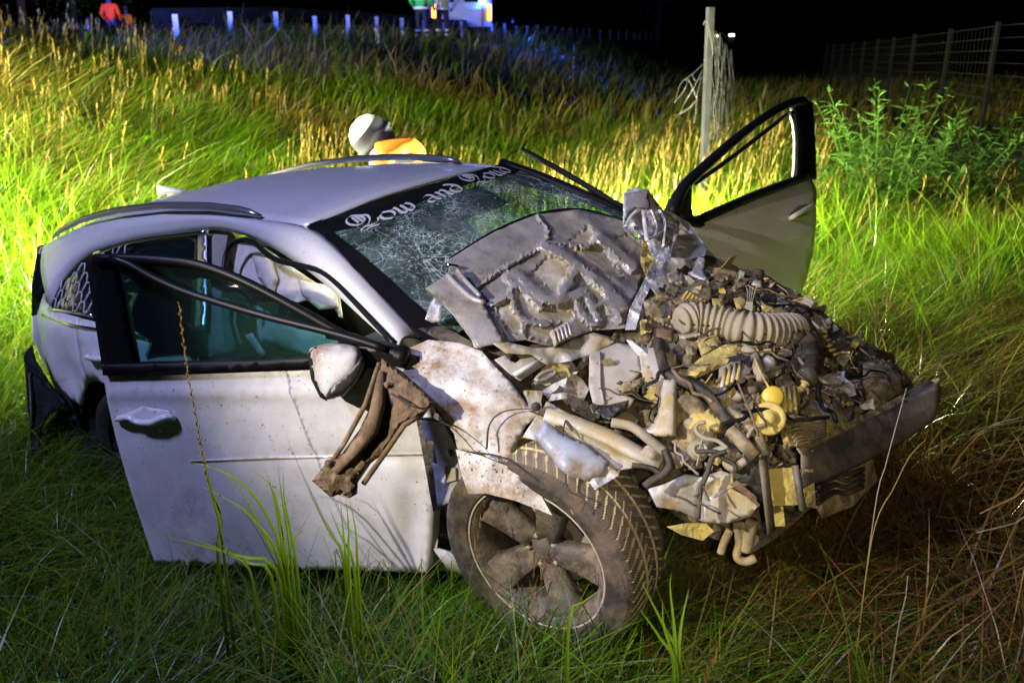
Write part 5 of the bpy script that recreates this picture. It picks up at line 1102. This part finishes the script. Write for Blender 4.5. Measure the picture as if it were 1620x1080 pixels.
# plastic cover, air box, white duct, battery cover
patch('battery_cover', cM([(755, 200), (960, 110), (1130, 130), (1150, 330), (1090, 390), (960, 480), (1100, 540), (1060, 600), (900, 690), (790, 620), (745, 440)]), S(-.045), 'cream_panel', car, 7, .010, 6, seed=28, solid=.012)
tube('cover_edge', L3(cM([(830, 180), (830, 440), (860, 580)]), -.06), .004, 'cream_panel', car, 6)
patch('rubber_boot', cM([(770, 590), (900, 590), (1060, 550), (1040, 630), (950, 690), (850, 690)]), S(-.075), 'engine_dark', car, 5, .012, 18, seed=29, inflate=.02, inflate_w=10)
patch('rounded_cover', cM([(960, 470), (1020, 410), (1100, 400), (1170, 370), (1160, 440), (1090, 500), (1000, 515)]), S(-.07), 'engine_clay', car, 5, .006, 14, seed=30, inflate=.04, inflate_w=10)
patch('washer_duct', [(1046, 598), (1072, 596), (1072, 640), (1071, 690), (1052, 694), (1020, 690), (1005, 682), (1028, 672), (1040, 655), (1043, 625)], S(-.09), 'torn_metal_pale', car, 6, .006, 9, seed=31, inflate=.05, inflate_w=12)
patch('washer_bottle', [(1014, 545), (1060, 535), (1072, 560), (1070, 600), (1040, 612), (1012, 590)], S(-.03), 'cream_panel', car, 6, .018, 10, seed=32, inflate=.03, inflate_w=14)
patch('torn_bag', cE([(40, 500), (190, 470), (310, 560), (310, 700), (180, 800), (90, 780)]), S(-.05), 'torn_metal_pale', car, 6, .02, 12, seed=33)
# ---- the spike of folded hood metal in front of the far pillar
patch('hood_fold_peak', cT([(112, 185), (185, 152), (272, 168), (335, 255), (372, 305), (480, 385), (460, 430), (380, 400), (290, 300), (190, 292), (135, 350), (108, 400), (108, 300)]), S(-.10), 'fold_metal', car, 4, .03, 10, seed=34, solid=.003)
patch('hood_fold_peak', cT([(115, 190), (270, 170), (290, 290), (180, 280), (122, 340)]), S(-.13), 'hood_bar', car, 5, .008, 9, seed=35)
patch('hood_fold_peak', cT([(110, 410), (195, 295), (330, 300), (372, 330), (392, 430), (385, 560), (330, 640), (270, 540), (250, 470), (130, 440)]), S(-.12), 'fold_metal', car, 4, .035, 14, seed=36, smooth=False)
patch('hood_fold_ridge', cT([(392, 430), (440, 420), (430, 520), (380, 640), (300, 780), (240, 900), (190, 1080), (120, 1085), (150, 950), (210, 830), (280, 690), (350, 590)]), S(-.15), 'fold_metal', car, 4, .030, 12, seed=37, smooth=False)
patch('torn_grille', cT([(240, 480), (380, 500), (370, 600), (320, 700), (260, 740), (220, 640)]), S(-.06), 'engine_yellow', car, 4, .03, 22, seed=38, smooth=False)
for pl in ([(200, 300), (160, 340), (120, 410)], [(240, 300), (250, 390), (265, 500)], [(300, 310), (330, 400), (320, 470)], [(345, 300), (380, 380), (370, 540)], [(240, 330), (300, 420), (360, 440)], [(262, 500), (330, 460), (385, 430)], [(410, 380), (460, 400), (430, 440), (400, 520)]): tube('folded_flange', smooth_line(L3(cT(pl), -.17), 14), .009, 'fold_metal', car, 7, flat=.5)
patch('crumpled_wing', cT([(480, 430), (560, 440), (655, 555), (640, 600), (540, 620), (420, 610), (440, 520)]), S(-.04), 'paint_dirty', car, 5, .028, 9, seed=39, smooth=False)
patch('crumpled_wing', cT([(395, 720), (470, 680), (505, 720), (490, 760), (410, 775)]), S(-.05), 'paint_dirty', car, 5, .015, 10, seed=40)
patch('crumpled_wing', cT([(560, 700), (600, 600), (650, 610), (640, 690), (665, 770), (560, 720)]), S(-.06), 'torn_metal', car, 5, .012, 12, seed=41, solid=.008)
patch('air_box', cT([(240, 900), (420, 820), (640, 770), (640, 870), (560, 930), (420, 990), (260, 1010)]), S(-.02), 'engine_clay', car, 6, .018, 7, seed=42, inflate=.04, inflate_w=20)
patch('air_box', cT([(450, 900), (560, 850), (630, 800), (690, 810), (690, 880), (560, 960), (440, 1010)]), S(-.06), 'engine_clay', car, 6, .010, 10, seed=43, inflate=.03)
patch('far_fender', [(1012, 330), (1060, 335), (1090, 352), (1120, 395), (1165, 432), (1130, 470), (1050, 480), (1010, 430)], S(.09), 'paint_dirty', car, 7, .03, 7, seed=90, smooth=False)
# ---- engine bay: muddy ground layer, painted dark for the shaded gaps, then the pieces on it
bay = [(770, 560), (850, 545), (960, 540), (1000, 500), (1060, 440), (1110, 400), (1160, 420), (1220, 440), (1280, 475), (1330, 520), (1400, 560), (1440, 600), (1450, 640), (1300, 700), (1296, 790), (1240, 840), (1190, 870), (1100, 840), (1040, 790), (960, 745), (900, 690), (850, 650)]
bf = patch('engine_bay', bay, S(.10), 'bay_floor', car, 6, .045, 13, seed=44, solid=0, smooth=False)
def corrugated(name, pts, r, off, n, mat, rings):
    P = smooth_line(L3(pts, off), n); q = np.linspace(0, 1, n); rr = r * (1 + .10 * np.sin(q * rings * 2 * math.pi)) * np.interp(q, [0, .06, .9, 1], [.8, 1, 1, .9]); return tube(name, P, rr, mat, car, 18)
corrugated('intake_hose', [(1075, 510), (1100, 506), (1140, 512), (1185, 522), (1230, 524), (1262, 522)], .056, -.10, 120, 'hose_dust', 20)
corrugated('intake_hose', [(1228, 505), (1252, 508), (1270, 528), (1280, 560), (1274, 590)], .044, -.06, 60, 'engine_dark', 9)
tube('intake_pipe', smooth_line(L3([(1245, 532), (1275, 540), (1282, 570), (1276, 600)], -.10), 20), .035, 'engine_dark', car, 12)
tube('coolant_hose', smooth_line(L3([(1040, 540), (1046, 565), (1055, 590), (1085, 605), (1115, 620), (1135, 645), (1155, 672)], -.12), 36), .016, 'engine_dark', car, 10)
tube('coolant_hose', smooth_line(L3([(1178, 552), (1192, 562), (1200, 585), (1206, 600)], -.11), 20), .017, 'hose_dust', car, 10)
tube('coolant_hose', smooth_line(L3([(968, 668), (1000, 675), (1030, 698), (1052, 715)], -.13), 20), .014, 'hose_dust', car, 10)
tube('coolant_hose', smooth_line(L3([(1052, 712), (1060, 735), (1050, 750), (1032, 760), (1020, 770)], -.14), 20), .012, 'engine_dark', car, 8)
tube('coolant_hose', smooth_line(L3([(1124, 722), (1132, 714), (1150, 712), (1148, 730), (1160, 740), (1180, 728)], -.12), 24), .012, 'hose_dust', car, 8)
tube('wiring_loom', smooth_line(L3([(1150, 714), (1128, 722), (1120, 745), (1110, 770), (1106, 790), (1104, 820)], -.15), 30), .008, 'engine_dark', car, 8)
tube('wiring_loom', smooth_line(L3([(1000, 735), (1030, 740), (1046, 748), (1058, 735)], -.13), 20), .008, 'engine_dark', car, 8)
tube('dipstick_wire', smooth_line(L3([(1193, 565), (1204, 590), (1216, 612)], -.16), 10), .003, 'engine_yellow', car, 6)
tube('cable', smooth_line(L3([(1167, 605), (1180, 635), (1192, 665), (1200, 690)], -.17), 16), .0035, 'mud_arm', car, 6)
tube('brace_bar', L3([(1156, 680), (1175, 700), (1196, 722)], -.12), .020, 'engine_clay', car, 8)
tube('cross_rail', L3([(1150, 648), (1180, 665), (1200, 690), (1212, 720)], -.10), .017, 'engine_clay', car, 8, flat=.6)
# oil cap, crank pulley, boost pipe
def disc(name, px, py, prof, mat, off=-.1, ax=None, n=28, parent=car):
    c_ = loc_at(px, py, D(px, py) + off); return part(name, lathe_geo(prof, n, c_, ax if ax is not None else (COL_L - c_) + np.array([.3, 0, .4])), mat, parent)
disc('oil_cap', 1222, 628, [(0, .022), (.026, .021), (.030, .016), (.031, -.02)], 'oil_cap', -.12)
pu = disc('pulley', 1216, 662, [(0, .03), (.014, .03), (.016, .02), (.022, .02), (.024, .010), (.028, .008), (.032, .012), (.044, .012), (.047, .006), (.040, -.004), (.047, -.014), (.045, -.03)], 'engine_yellow', -.12)
disc('pulley', 1100, 690, [(0, .02), (.02, .02), (.03, .012), (.05, .012), (.055, 0), (.05, -.03)], 'engine_clay', -.06); disc('pulley', 1105, 712, [(0, .02), (.008, .02), (.016, .012), (.026, .012), (.03, -.02)], 'engine_alu', -.10)
disc('clamp_ring', 1106, 712, [(.012, .024), (.018, .03), (.024, .024), (.018, .018)], 'engine_alu', -.10)
disc('turbo_housing', 1085, 660, [(0, .03), (.02, .05), (.05, .05), (.065, .02), (.065, -.04)], 'engine_clay', -.03)
disc('sensor', 1216, 575, [(0, .03), (.018, .03), (.02, .02), (.024, .015), (.024, -.03)], 'engine_alu', -.09, n=8)
eb = patch('cylinder_cover', cE([(355, 690), (480, 570), (640, 480), (740, 430), (800, 500), (720, 600), (620, 640), (460, 710)]), S(-.06), 'engine_yellow', car, 6, .022, 10, seed=45, inflate=.04, inflate_w=14)
al = patch('manifold', cE([(620, 640), (740, 560), (830, 560), (860, 640), (800, 740), (700, 770), (610, 780)]), S(-.08), 'engine_alu', car, 6, .012, 12, seed=46, inflate=.03, inflate_w=14)
for k in range(4): tube('cooling_rib', L3([(1148 + k * 8, 583 - k * 4), (1142 + k * 8, 612 - k * 4)], -.125), .0055, 'engine_yellow' if k % 2 else 'torn_metal_pale', al, 6)
patch('engine_block', cE([(930, 860), (1020, 760), (1180, 770), (1200, 860), (1180, 970), (1060, 960)]), S(-.04), 'engine_yellow', car, 6, .012, 14, seed=47, inflate=.05, inflate_w=12)
for k in range(3): tube('block_rib', L3([(1241 + k * 8, 612), (1242 + k * 8, 652)], -.105), .006, 'engine_yellow', car, 6)
patch('engine_block', cE([(600, 760), (760, 800), (860, 800), (880, 930), (780, 980), (640, 930)]), S(-.03), 'engine_alu', car, 6, .03, 18, seed=48, smooth=False)
patch('timing_cover', cB([(360, 120), (480, 100), (560, 180), (540, 250), (400, 260), (320, 250), (330, 170)]), S(-.04), 'engine_yellow', car, 6, .012, 12, seed=49, inflate=.05, inflate_w=16)
patch('gearbox', cB([(600, 230), (700, 280), (800, 340), (770, 400), (640, 330)]), S(-.09), 'engine_clay', car, 6, .008, 12, seed=50, inflate=.03, inflate_w=10)
patch('gearbox', cB([(640, 180), (760, 190), (800, 270), (740, 290), (660, 250)]), S(-.05), 'engine_clay', car, 6, .008, 12, seed=51, inflate=.03, inflate_w=10)
patch('gearbox', cB([(480, 390), (560, 370), (580, 410), (520, 450), (480, 430)]), S(-.09), 'engine_yellow', car, 5, .006, 14, seed=52, inflate=.03, inflate_w=8)
patch('radiator_tank', cB([(900, 240), (1030, 160), (1230, 150), (1234, 260), (1060, 340), (930, 330)]), S(-.06), 'engine_yellow', car, 6, .008, 20, seed=53, inflate=.03, inflate_w=14)
for k in range(6): tube('tank_rib', smooth_line(L3([(1240 + k * 4, 676 + k * 6), (1262, 668 + k * 6), (1285, 674 + k * 4), (1306, 664 + k * 5)], -.10), 12), .004, 'engine_clay', car, 5)
patch('fan_shroud', cR([(110, 870), (180, 800), (280, 810), (420, 860), (510, 880), (500, 930), (380, 980), (270, 1000), (140, 890)]), S(-.05), 'engine_clay', car, 6, .015, 8, seed=54, inflate=.03)
patch('fan_shroud', cR([(360, 560), (430, 620), (520, 640), (530, 820), (420, 800), (370, 790), (350, 700)]), S(-.02), 'engine_dark', car, 6, .010, 8, seed=55, inflate=.02)
patch('headlamp_shell', cR([(520, 560), (600, 530), (700, 560), (770, 640), (780, 740), (620, 850), (540, 800), (520, 680)]), S(-.02), 'engine_clay', car, 7, .016, 6, seed=56, inflate=.06, inflate_w=22)
patch('headlamp_shell', cR([(560, 520), (680, 520), (770, 620), (790, 720), (720, 620), (620, 560)]), S(.0), 'engine_dark', car, 6, .012, 9, seed=57, inflate=.02)
patch('fuse_box', cR([(230, 390), (380, 330), (420, 430), (360, 490), (280, 510)]), S(-.04), 'engine_dark', car, 5, .006, 16, seed=58, solid=.03)
for k in range(5): tube('fuse_row', L3([(1300 + k * 4.5, 533 + k * 7), (1312 + k * 4.5, 530 + k * 7)], -.06), .006, 'engine_yellow', car, 5)
tube('bonnet_catch', smooth_line(L3(cR([(165, 590), (200, 570), (225, 600), (200, 650), (180, 690)]), -.08), 16), .010, 'engine_yellow', car, 8)
patch('hose_cover', cR([(60, 170), (150, 150), (210, 230), (130, 265), (90, 260)]), S(-.03), 'engine_dark', car, 5, .016, 30, seed=59)
# far side parts against the open door
for i, (pl, m_, inf) in enumerate([([(680, 750), (720, 690), (800, 690), (850, 740), (760, 770)], 'engine_clay', .03), ([(790, 840), (880, 740), (940, 750), (900, 800)], 'engine_clay', .012), ([(870, 860), (960, 800), (980, 900), (900, 920)], 'engine_dark', .03), ([(980, 740), (1040, 760), (1000, 800), (950, 790)], 'torn_metal_pale', .01), ([(690, 880), (760, 880), (780, 960), (700, 970)], 'engine_yellow', .02), ([(830, 880), (900, 870), (920, 940), (860, 970)], 'engine_yellow', .02), ([(1000, 830), (1090, 840), (1120, 900), (1010, 880)], 'engine_dark', .03), ([(1100, 880), (1190, 900), (1200, 950), (1110, 950)], 'engine_alu', .02), ([(1010, 890), (1100, 900), (1110, 970), (1020, 970)], 'engine_yellow', .02), ([(1210, 900), (1330, 920), (1360, 1000), (1230, 990)], 'engine_dark', .03)]):
    patch('engine_piece', cT(pl), S(-.03 - .005 * i), m_, car, 5, .008, 14, seed=60 + i, inflate=inf, inflate_w=9)
# red tinted crushed pipework left of the hose
for i, (pl, m_) in enumerate([([(150, 350), (230, 335), (300, 370), (290, 460), (220, 450), (150, 400)], 'mud_arm'), ([(60, 300), (140, 330), (140, 370), (60, 370)], 'engine_clay'), ([(330, 400), (480, 380), (490, 410), (340, 450)], 'torn_metal_pale'), ([(320, 460), (420, 470), (460, 540), (400, 550)], 'engine_clay'), ([(460, 440), (600, 400), (640, 470), (490, 550)], 'engine_yellow'), ([(70, 400), (150, 380), (140, 450), (80, 460)], 'mud_arm')]):
    patch('crushed_bracket', cE(pl), S(-.06), m_, car, 5, .014, 14, seed=75 + i, inflate=.02, inflate_w=8)
# ---- front end: bumper beam, crash boxes, ripped lower sheet
bw = lambda px, py, dd=0: loc_at(px, py, D(px, py) - .06 + dd)
top = [(1268, 712), (1340, 676), (1420, 640), (1486, 612)]; bot = [(1268, 772), (1340, 742), (1420, 700), (1480, 660)]
V, Fc = grid([L3([(x, y - 14, .07) for x, y in top], -.06), L3(top, -.07), L3([(x, y + 5, -.01) for x, y in top], -.07), L3([(a[0], (a[1] + b_[1]) / 2, .015) for a, b_ in zip(top, bot)], -.07), L3([(x, y - 5, -.01) for x, y in bot], -.07), L3(bot, -.06), L3([(x, y + 2, .07) for x, y in bot], -.06)], 24)
part('bumper_beam', (V, Fc), 'beam_grey', solid=.006)
patch('beam_edge', [(1262, 708), (1340, 668), (1400, 638), (1426, 624), (1432, 632), (1410, 645), (1340, 680), (1268, 716)], S(-.09), 'engine_clay', car, 6, .002, 9, solid=.006)
patch('beam_end', [(1424, 624), (1470, 600), (1490, 612), (1482, 655), (1430, 690), (1420, 660)], S(-.03), 'beam_grey', car, 6, .015, 8, seed=82)
def crash_box(name, c4, off, mat): return patch(name, c4, S(off), mat, car, 6, .005, 12, solid=.05, seed=int(c4[0][0]))
crash_box('crash_box', [(1216, 742), (1262, 738), (1266, 798), (1222, 800)], -.06, 'engine_yellow'); crash_box('crash_box', [(1264, 742), (1286, 742), (1292, 804), (1268, 800)], -.055, 'engine_yellow'); crash_box('crash_box', [(1224, 812), (1240, 810), (1242, 832), (1222, 832)], -.04, 'engine_yellow')
tube('crash_plate', L3([(1206, 722), (1212, 770), (1220, 840)], -.10), .022, 'beam_grey', car, 6, flat=.4); tube('crash_plate', L3([(1258, 736), (1264, 770), (1270, 806)], -.09), .010, 'beam_grey', car, 6)
patch('lower_shield', [(1290, 770), (1330, 742), (1380, 720), (1388, 760), (1350, 800), (1300, 820), (1290, 800)], S(.04), 'engine_clay', car, 7, .02, 9, seed=83, inflate=.02)
for k in range(4): tube('shield_fold', smooth_line(L3([(1292, 760 + k * 12), (1320, 742 + k * 12), (1340, 750 + k * 10), (1365, 742 + k * 9)], -.01), 14), .008, 'engine_dark', car, 6)
patch('front_rail_sheet', cB([(95, 590), (200, 560), (330, 500), (420, 520), (540, 480), (600, 500), (600, 560), (700, 620), (780, 680), (720, 760), (560, 808), (430, 790), (280, 720), (150, 700)]), S(-.06), 'torn_metal', car, 6, .018, 6, seed=84, solid=.004)
patch('front_rail_plate', cB([(440, 700), (600, 590), (700, 640), (780, 690), (700, 760), (560, 805), (440, 790)]), S(-.09), 'torn_metal_pale', car, 6, .010, 8, seed=85, solid=.004)
patch('front_rail_plate', cB([(590, 560), (640, 540), (760, 640), (770, 700), (700, 640)]), S(-.11), 'mud_arm', car, 5, .012, 10, seed=86)
patch('splash_plate', cB([(440, 560), (540, 520), (610, 500), (620, 580), (540, 600), (470, 640)]), S(-.09), 'torn_metal_pale', car, 5, .014, 12, seed=87, smooth=False)
patch('black_mount', cB([(610, 460), (700, 430), (800, 400), (820, 520), (800, 680), (740, 620), (700, 560), (620, 550)]), S(-.085), 'engine_dark', car, 5, .016, 10, seed=88)
patch('under_plate', cB([(210, 820), (330, 800), (450, 800), (500, 850), (430, 905), (300, 870)]), S(.02), 'engine_yellow', car, 6, .012, 8, seed=89)
for pl, r in (([(1166, 826), (1170, 858), (1166, 880), (1180, 888), (1196, 882)], .013), ([(1190, 822), (1184, 850), (1180, 870)], .020), ([(1155, 838), (1146, 856), (1140, 875)], .012), ([(1176, 826), (1172, 850), (1165, 872)], .010)): tube('hanging_hose', smooth_line(L3(pl, -.02), 18), r, 'engine_clay', car, 8)
for pl in ([(1110, 765), (1105, 780), (1098, 785)], [(1108, 770), (1108, 788)], [(1112, 768), (1118, 782), (1122, 792)], [(1100, 800), (1085, 790), (1070, 785)], [(1108, 795), (1125, 805), (1140, 812)]): tube('torn_wire', smooth_line(L3(pl, -.16), 8), .003, 'engine_dark', car, 5)
# thin roots and twigs dragged along
for pl in ([(640, 660, -.14), (700, 668, -.10), (730, 690, -.1), (752, 715, -.1)], [(752, 715, -.1), (800, 725, -.1), (850, 760, -.12)], [(618, 622, -.2), (660, 645, -.19), (690, 640, -.12)], [(770, 710, -.09), (775, 670, -.09), (800, 650, -.09), (850, 646, -.08)], [(840, 650, -.08), (880, 668, -.1), (900, 690, -.11)], [(895, 750, -.15), (900, 775, -.16), (925, 790, -.16), (920, 810, -.16)], [(905, 680, -.12), (895, 665, -.12), (890, 690, -.13)]): tube('twig', smooth_line([loc_at(x, y, D(x, y) + o_) for x, y, o_ in pl], 20), np.linspace(.0035, .0012, 20), 'bark', car, 5)
# small broken pieces all over the engine bay
rs = random.Random(11); geos = {k: [] for k in ('engine_dark', 'engine_clay', 'engine_yellow', 'engine_alu', 'torn_metal_pale', 'hose_dust')}
zone = [(850, 600), (1000, 545), (1060, 450), (1110, 410), (1220, 440), (1290, 480), (1340, 530), (1400, 565), (1430, 600), (1400, 640), (1290, 690), (1285, 740), (1230, 730), (1200, 760), (1120, 770), (1040, 720), (960, 680), (880, 650)]
k = 0
while k < 520:
    x, y = rs.uniform(850, 1430), rs.uniform(410, 780)
    if not in_poly(x, y, zone) or rs.random() < (.75 if x < 1050 else 0): continue
    k += 1; m_ = rs.choice(['engine_dark', 'engine_dark', 'engine_clay', 'engine_clay', 'engine_yellow', 'engine_alu', 'torn_metal_pale', 'hose_dust']); c_ = loc_at(x, y, D(x, y) + rs.uniform(-.07, .05)); s_ = rs.uniform(.007, .024)
    M = np.array(Matrix.Rotation(rs.uniform(0, 6.3), 3, 'X') @ Matrix.Rotation(rs.uniform(0, 6.3), 3, 'Z')); q = rs.random()
    if q < .42:
        V, Fc = box_geo((0, 0, 0), (s_ * rs.uniform(.8, 2.4), s_ * rs.uniform(.5, 1.3), s_ * rs.uniform(.15, .8))); V = [M @ (np.array(v) * (1 + .3 * rs.uniform(-1, 1))) + c_ for v in V]; geos[m_].append((V, Fc))
    elif q < .58:
        a = M @ np.array([s_ * 1.8, 0, 0]); b_ = M @ np.array([0, s_ * 1.0, s_ * .5]); geos[m_].append(tube_geo(smooth_line([c_ - a, c_ + b_, c_ + a, c_ + a * 1.6 - b_], 9), s_ * rs.uniform(.06, .22), 7))
    elif q < .62: geos[m_].append(lathe_geo([(0, s_ * .5), (s_ * .5, s_ * .5), (s_ * .55, s_ * .3), (s_ * .75, s_ * .25), (s_ * .75, -s_ * .4), (0, -s_ * .4)], 10, c_, M @ np.array([0, 0, 1.])))
    else:
        V, Fc = grid([[M @ np.array([a * s_, b_ * s_, s_ * .5 * rs.uniform(-1, 1)]) + c_ for a in (-1, -.3, .4, 1)] for b_ in (-.8, 0, .8)], 6); geos[m_].append((V, Fc))
for m_, gl in geos.items(): o = part('broken_pieces', join(gl), m_, bevel=.0); o['kind'] = 'stuff'
tag(bf, kind=None)
# torn scraps of sheet metal and plastic wedged everywhere, and cables strung across
SM = []
for k in range(14):
    a = rs.uniform(.4, 1.3); fa = rs.uniform(-1.2, 1.2); outl = [(math.cos(t_) * (1 + .35 * rs.uniform(-1, 1)), math.sin(t_) * a * (1 + .35 * rs.uniform(-1, 1))) for t_ in np.linspace(0, 2 * math.pi, 9)[:-1]]
    P2, Fc, dist = cdt(outl, .32, seed=k); V = [(x, y, (abs(x) * math.tan(fa) * .6 if x > 0 else 0) + .16 * noise.noise(Vector((x * 2.2, y * 2.2, k * 5.)))) for x, y in P2]; me = bpy.data.meshes.new('metal_scrap'); me.from_pydata(V, [], Fc); me.materials.append(None); SM.append(me)
pal = ['torn_metal_pale', 'engine_clay', 'engine_clay', 'engine_yellow', 'fold_metal', 'engine_alu', 'engine_dark', 'engine_dark', 'mud_arm', 'black_plastic']; k = 0
while k < 120:
    x, y = rs.uniform(790, 1430), rs.uniform(410, 830)
    if not in_poly(x, y, zone): continue
    k += 1; o = bpy.data.objects.new('metal_scrap', rs.choice(SM)); COL.objects.link(o); o.parent = car; o.location = loc_at(x, y, D(x, y) - rs.uniform(-.05, .07)); s_ = rs.uniform(.014, .046); o.scale = (s_ * rs.uniform(.7, 1.5), s_, s_)
    q = Vector(COL_L - np.array(o.location)).to_track_quat('Z', 'Y').to_euler(); M = q.to_matrix() @ Matrix.Rotation(rs.uniform(0, 6.3), 3, 'Z') @ Matrix.Rotation(rs.uniform(-1.1, 1.1), 3, 'X'); o.rotation_euler = M.to_euler(); o.material_slots[0].link = 'OBJECT'; o.material_slots[0].material = MATS[rs.choice(pal)]
    sd = o.modifiers.new('solid', 'SOLIDIFY'); sd.thickness = .05
def unit_chunk(kind, q):
    r = random.Random(q); g = []
    if kind == 'ribbed_housing':
        g.append(box_geo((0, 0, 0), (1.6, 1.0, .6)))
        for i_ in range(6): g.append(box_geo((-.68 + i_ * .27, 0, .36), (.09, .96, .16)))
        g.append(lathe_geo([(0, .5), (.16, .5), (.2, .42), (.2, .1)], 12, (.3, .62, 0), (0, 1, 0)))
    elif kind == 'pipe_elbow':
        g.append(tube_geo(smooth_line([(-.9, 0, 0), (-.2, 0, .05), (.3, .25, .1), (.45, .8, .1)], 16), .26, 12))
        for c_, a_ in (((-.8, 0, 0), (1, 0, 0)), ((.44, .72, .1), (.2, 1, 0))): g.append(lathe_geo([(.2, .07), (.36, .07), (.38, 0), (.36, -.07), (.2, -.07)], 14, c_, a_))
    elif kind == 'bracket':
        g.append(box_geo((0, 0, 0), (1.5, .7, .08))); g.append(box_geo((.72, 0, .35), (.08, .7, .75))); g.append(box_geo((-.2, .32, .1), (1.1, .07, .22)))
        for x in (-.5, .15): g.append(lathe_geo([(0, .12), (.12, .12), (.14, .06), (.2, .05), (.2, 0)], 8, (x, -.02, .04), (0, 0, 1)))
    elif kind == 'canister':
        g.append(lathe_geo([(0, .8), (.3, .78), (.4, .7), (.42, .5), (.46, .48), (.46, .4), (.42, .38), (.42, -.3), (.46, -.32), (.46, -.4), (.42, -.42), (.38, -.7), (0, -.72)], 18, (0, 0, 0), (1, 0, 0))); g.append(tube_geo([(.2, .3, .2), (.25, .6, .35), (.6, .75, .3)], .08, 8))
    else:
        g.append(box_geo((0, 0, 0), (.8, .5, .35))); g.append(box_geo((.1, 0, .2), (.5, .56, .08)))
        for i_ in range(4): g.append(tube_geo(smooth_line([(-.4, -.15 + i_ * .1, 0), (-.7, -.2 + i_ * .14, .1), (-1.1, -.3 + i_ * .2 + r.uniform(-.1, .1), -.1), (-1.5, -.4 + i_ * .25, -.2)], 10), .035, 5))
    V, Fc = join(g); V = [np.array(v) * (1 + .10 * noise.noise(Vector([float(z) * 1.7 for z in v]))) for v in V]      # knocked out of true
    me = bpy.data.meshes.new(kind); me.from_pydata([tuple(map(float, v)) for v in V], [], Fc); me.materials.append(None); return me
KINDS = ['ribbed_housing', 'pipe_elbow', 'bracket', 'canister', 'connector']; CH = {k_: [unit_chunk(k_, q) for q in range(2)] for k_ in KINDS}; k = 0
while k < 85:
    x, y = rs.uniform(930, 1420), rs.uniform(420, 790)
    if not in_poly(x, y, zone): continue
    k += 1; kd = rs.choice(KINDS); o = bpy.data.objects.new(kd, rs.choice(CH[kd])); COL.objects.link(o); o.parent = car; o.location = loc_at(x, y, D(x, y) - rs.uniform(-.05, .07)); s_ = rs.uniform(.024, .056); o.scale = (s_, s_, s_)
    q = Vector(COL_L - np.array(o.location)).to_track_quat('Z', 'Y').to_matrix() @ Matrix.Rotation(rs.uniform(0, 6.3), 3, 'Z') @ Matrix.Rotation(rs.uniform(-.7, .7), 3, 'X'); o.rotation_euler = q.to_euler(); o.material_slots[0].link = 'OBJECT'; o.material_slots[0].material = MATS[rs.choice(['engine_clay', 'engine_clay', 'engine_yellow', 'engine_alu', 'engine_dark', 'hose_dust', 'black_plastic', 'engine_dark', 'mud_arm'])]
    bv = o.modifiers.new('bevel', 'BEVEL'); bv.width = .03; bv.segments = 1
k = 0
while k < 34:
    x, y = rs.uniform(860, 1400), rs.uniform(440, 760)
    if not in_poly(x, y, zone): continue
    k += 1; a = rs.uniform(0, 6.3); pts = [(x, y)]
    for _ in range(5): a += rs.uniform(-.9, .9); pts.append((pts[-1][0] + math.cos(a) * rs.uniform(12, 26), pts[-1][1] + math.sin(a) * rs.uniform(6, 18)))
    if not all(in_poly(*q, zone) for q in pts): k -= 1; continue
    tube('cable', smooth_line(L3(pts, -.10 - rs.uniform(0, .05)), 26), rs.choice([.0025, .0035, .006]), rs.choice(['engine_dark', 'black_plastic', 'hose_dust', 'mud_arm']), car, 6)
# loose long stalks leaning before the bumper
def stalk(label, pts, d, col, ears=False):
    b0 = np.array(at(*pts[0], d)); root = empty('grass_stalk', b0); pw = [at(x, y, d) for x, y in pts]; g1 = gz(b0[0], b0[1]) - .02; pw = ([np.array([b0[0], b0[1], g1])] if b0[2] - g1 > .03 else []) + pw; P = smooth_line(pw, 24)
    o = build('stem', *tube_geo(P, np.linspace(.0022, .0010, 24), 5), 'leaf', root); o.matrix_parent_inverse = Matrix.Translation(-Vector(b0)); add_col(o, col * .6, col); tag(root, label, 'grass', 'dry stalks before the wreck')
stalk('long pale dry stalk standing straight up before the bumper beam end', [(1385, 800), (1400, 740), (1420, 665), (1434, 614)], 2.45, PALE)
stalk('dry stalk leaning right below the bumper beam', [(1380, 850), (1415, 770), (1440, 720), (1465, 695)], 2.4, STRAW)
stalk('dry stalk arching in from the right picture edge, upper one', [(1640, 785), (1600, 790), (1550, 812)], 2.3, STRAW)
stalk('dry stalk arching in from the right picture edge, lower one', [(1650, 828), (1600, 830), (1545, 842)], 2.2, PALE * .8)
stalk('thin vertical stalk at the lower right in the dark grass', [(1420, 1000), (1432, 950), (1436, 910)], 2.1, PALE * .8)
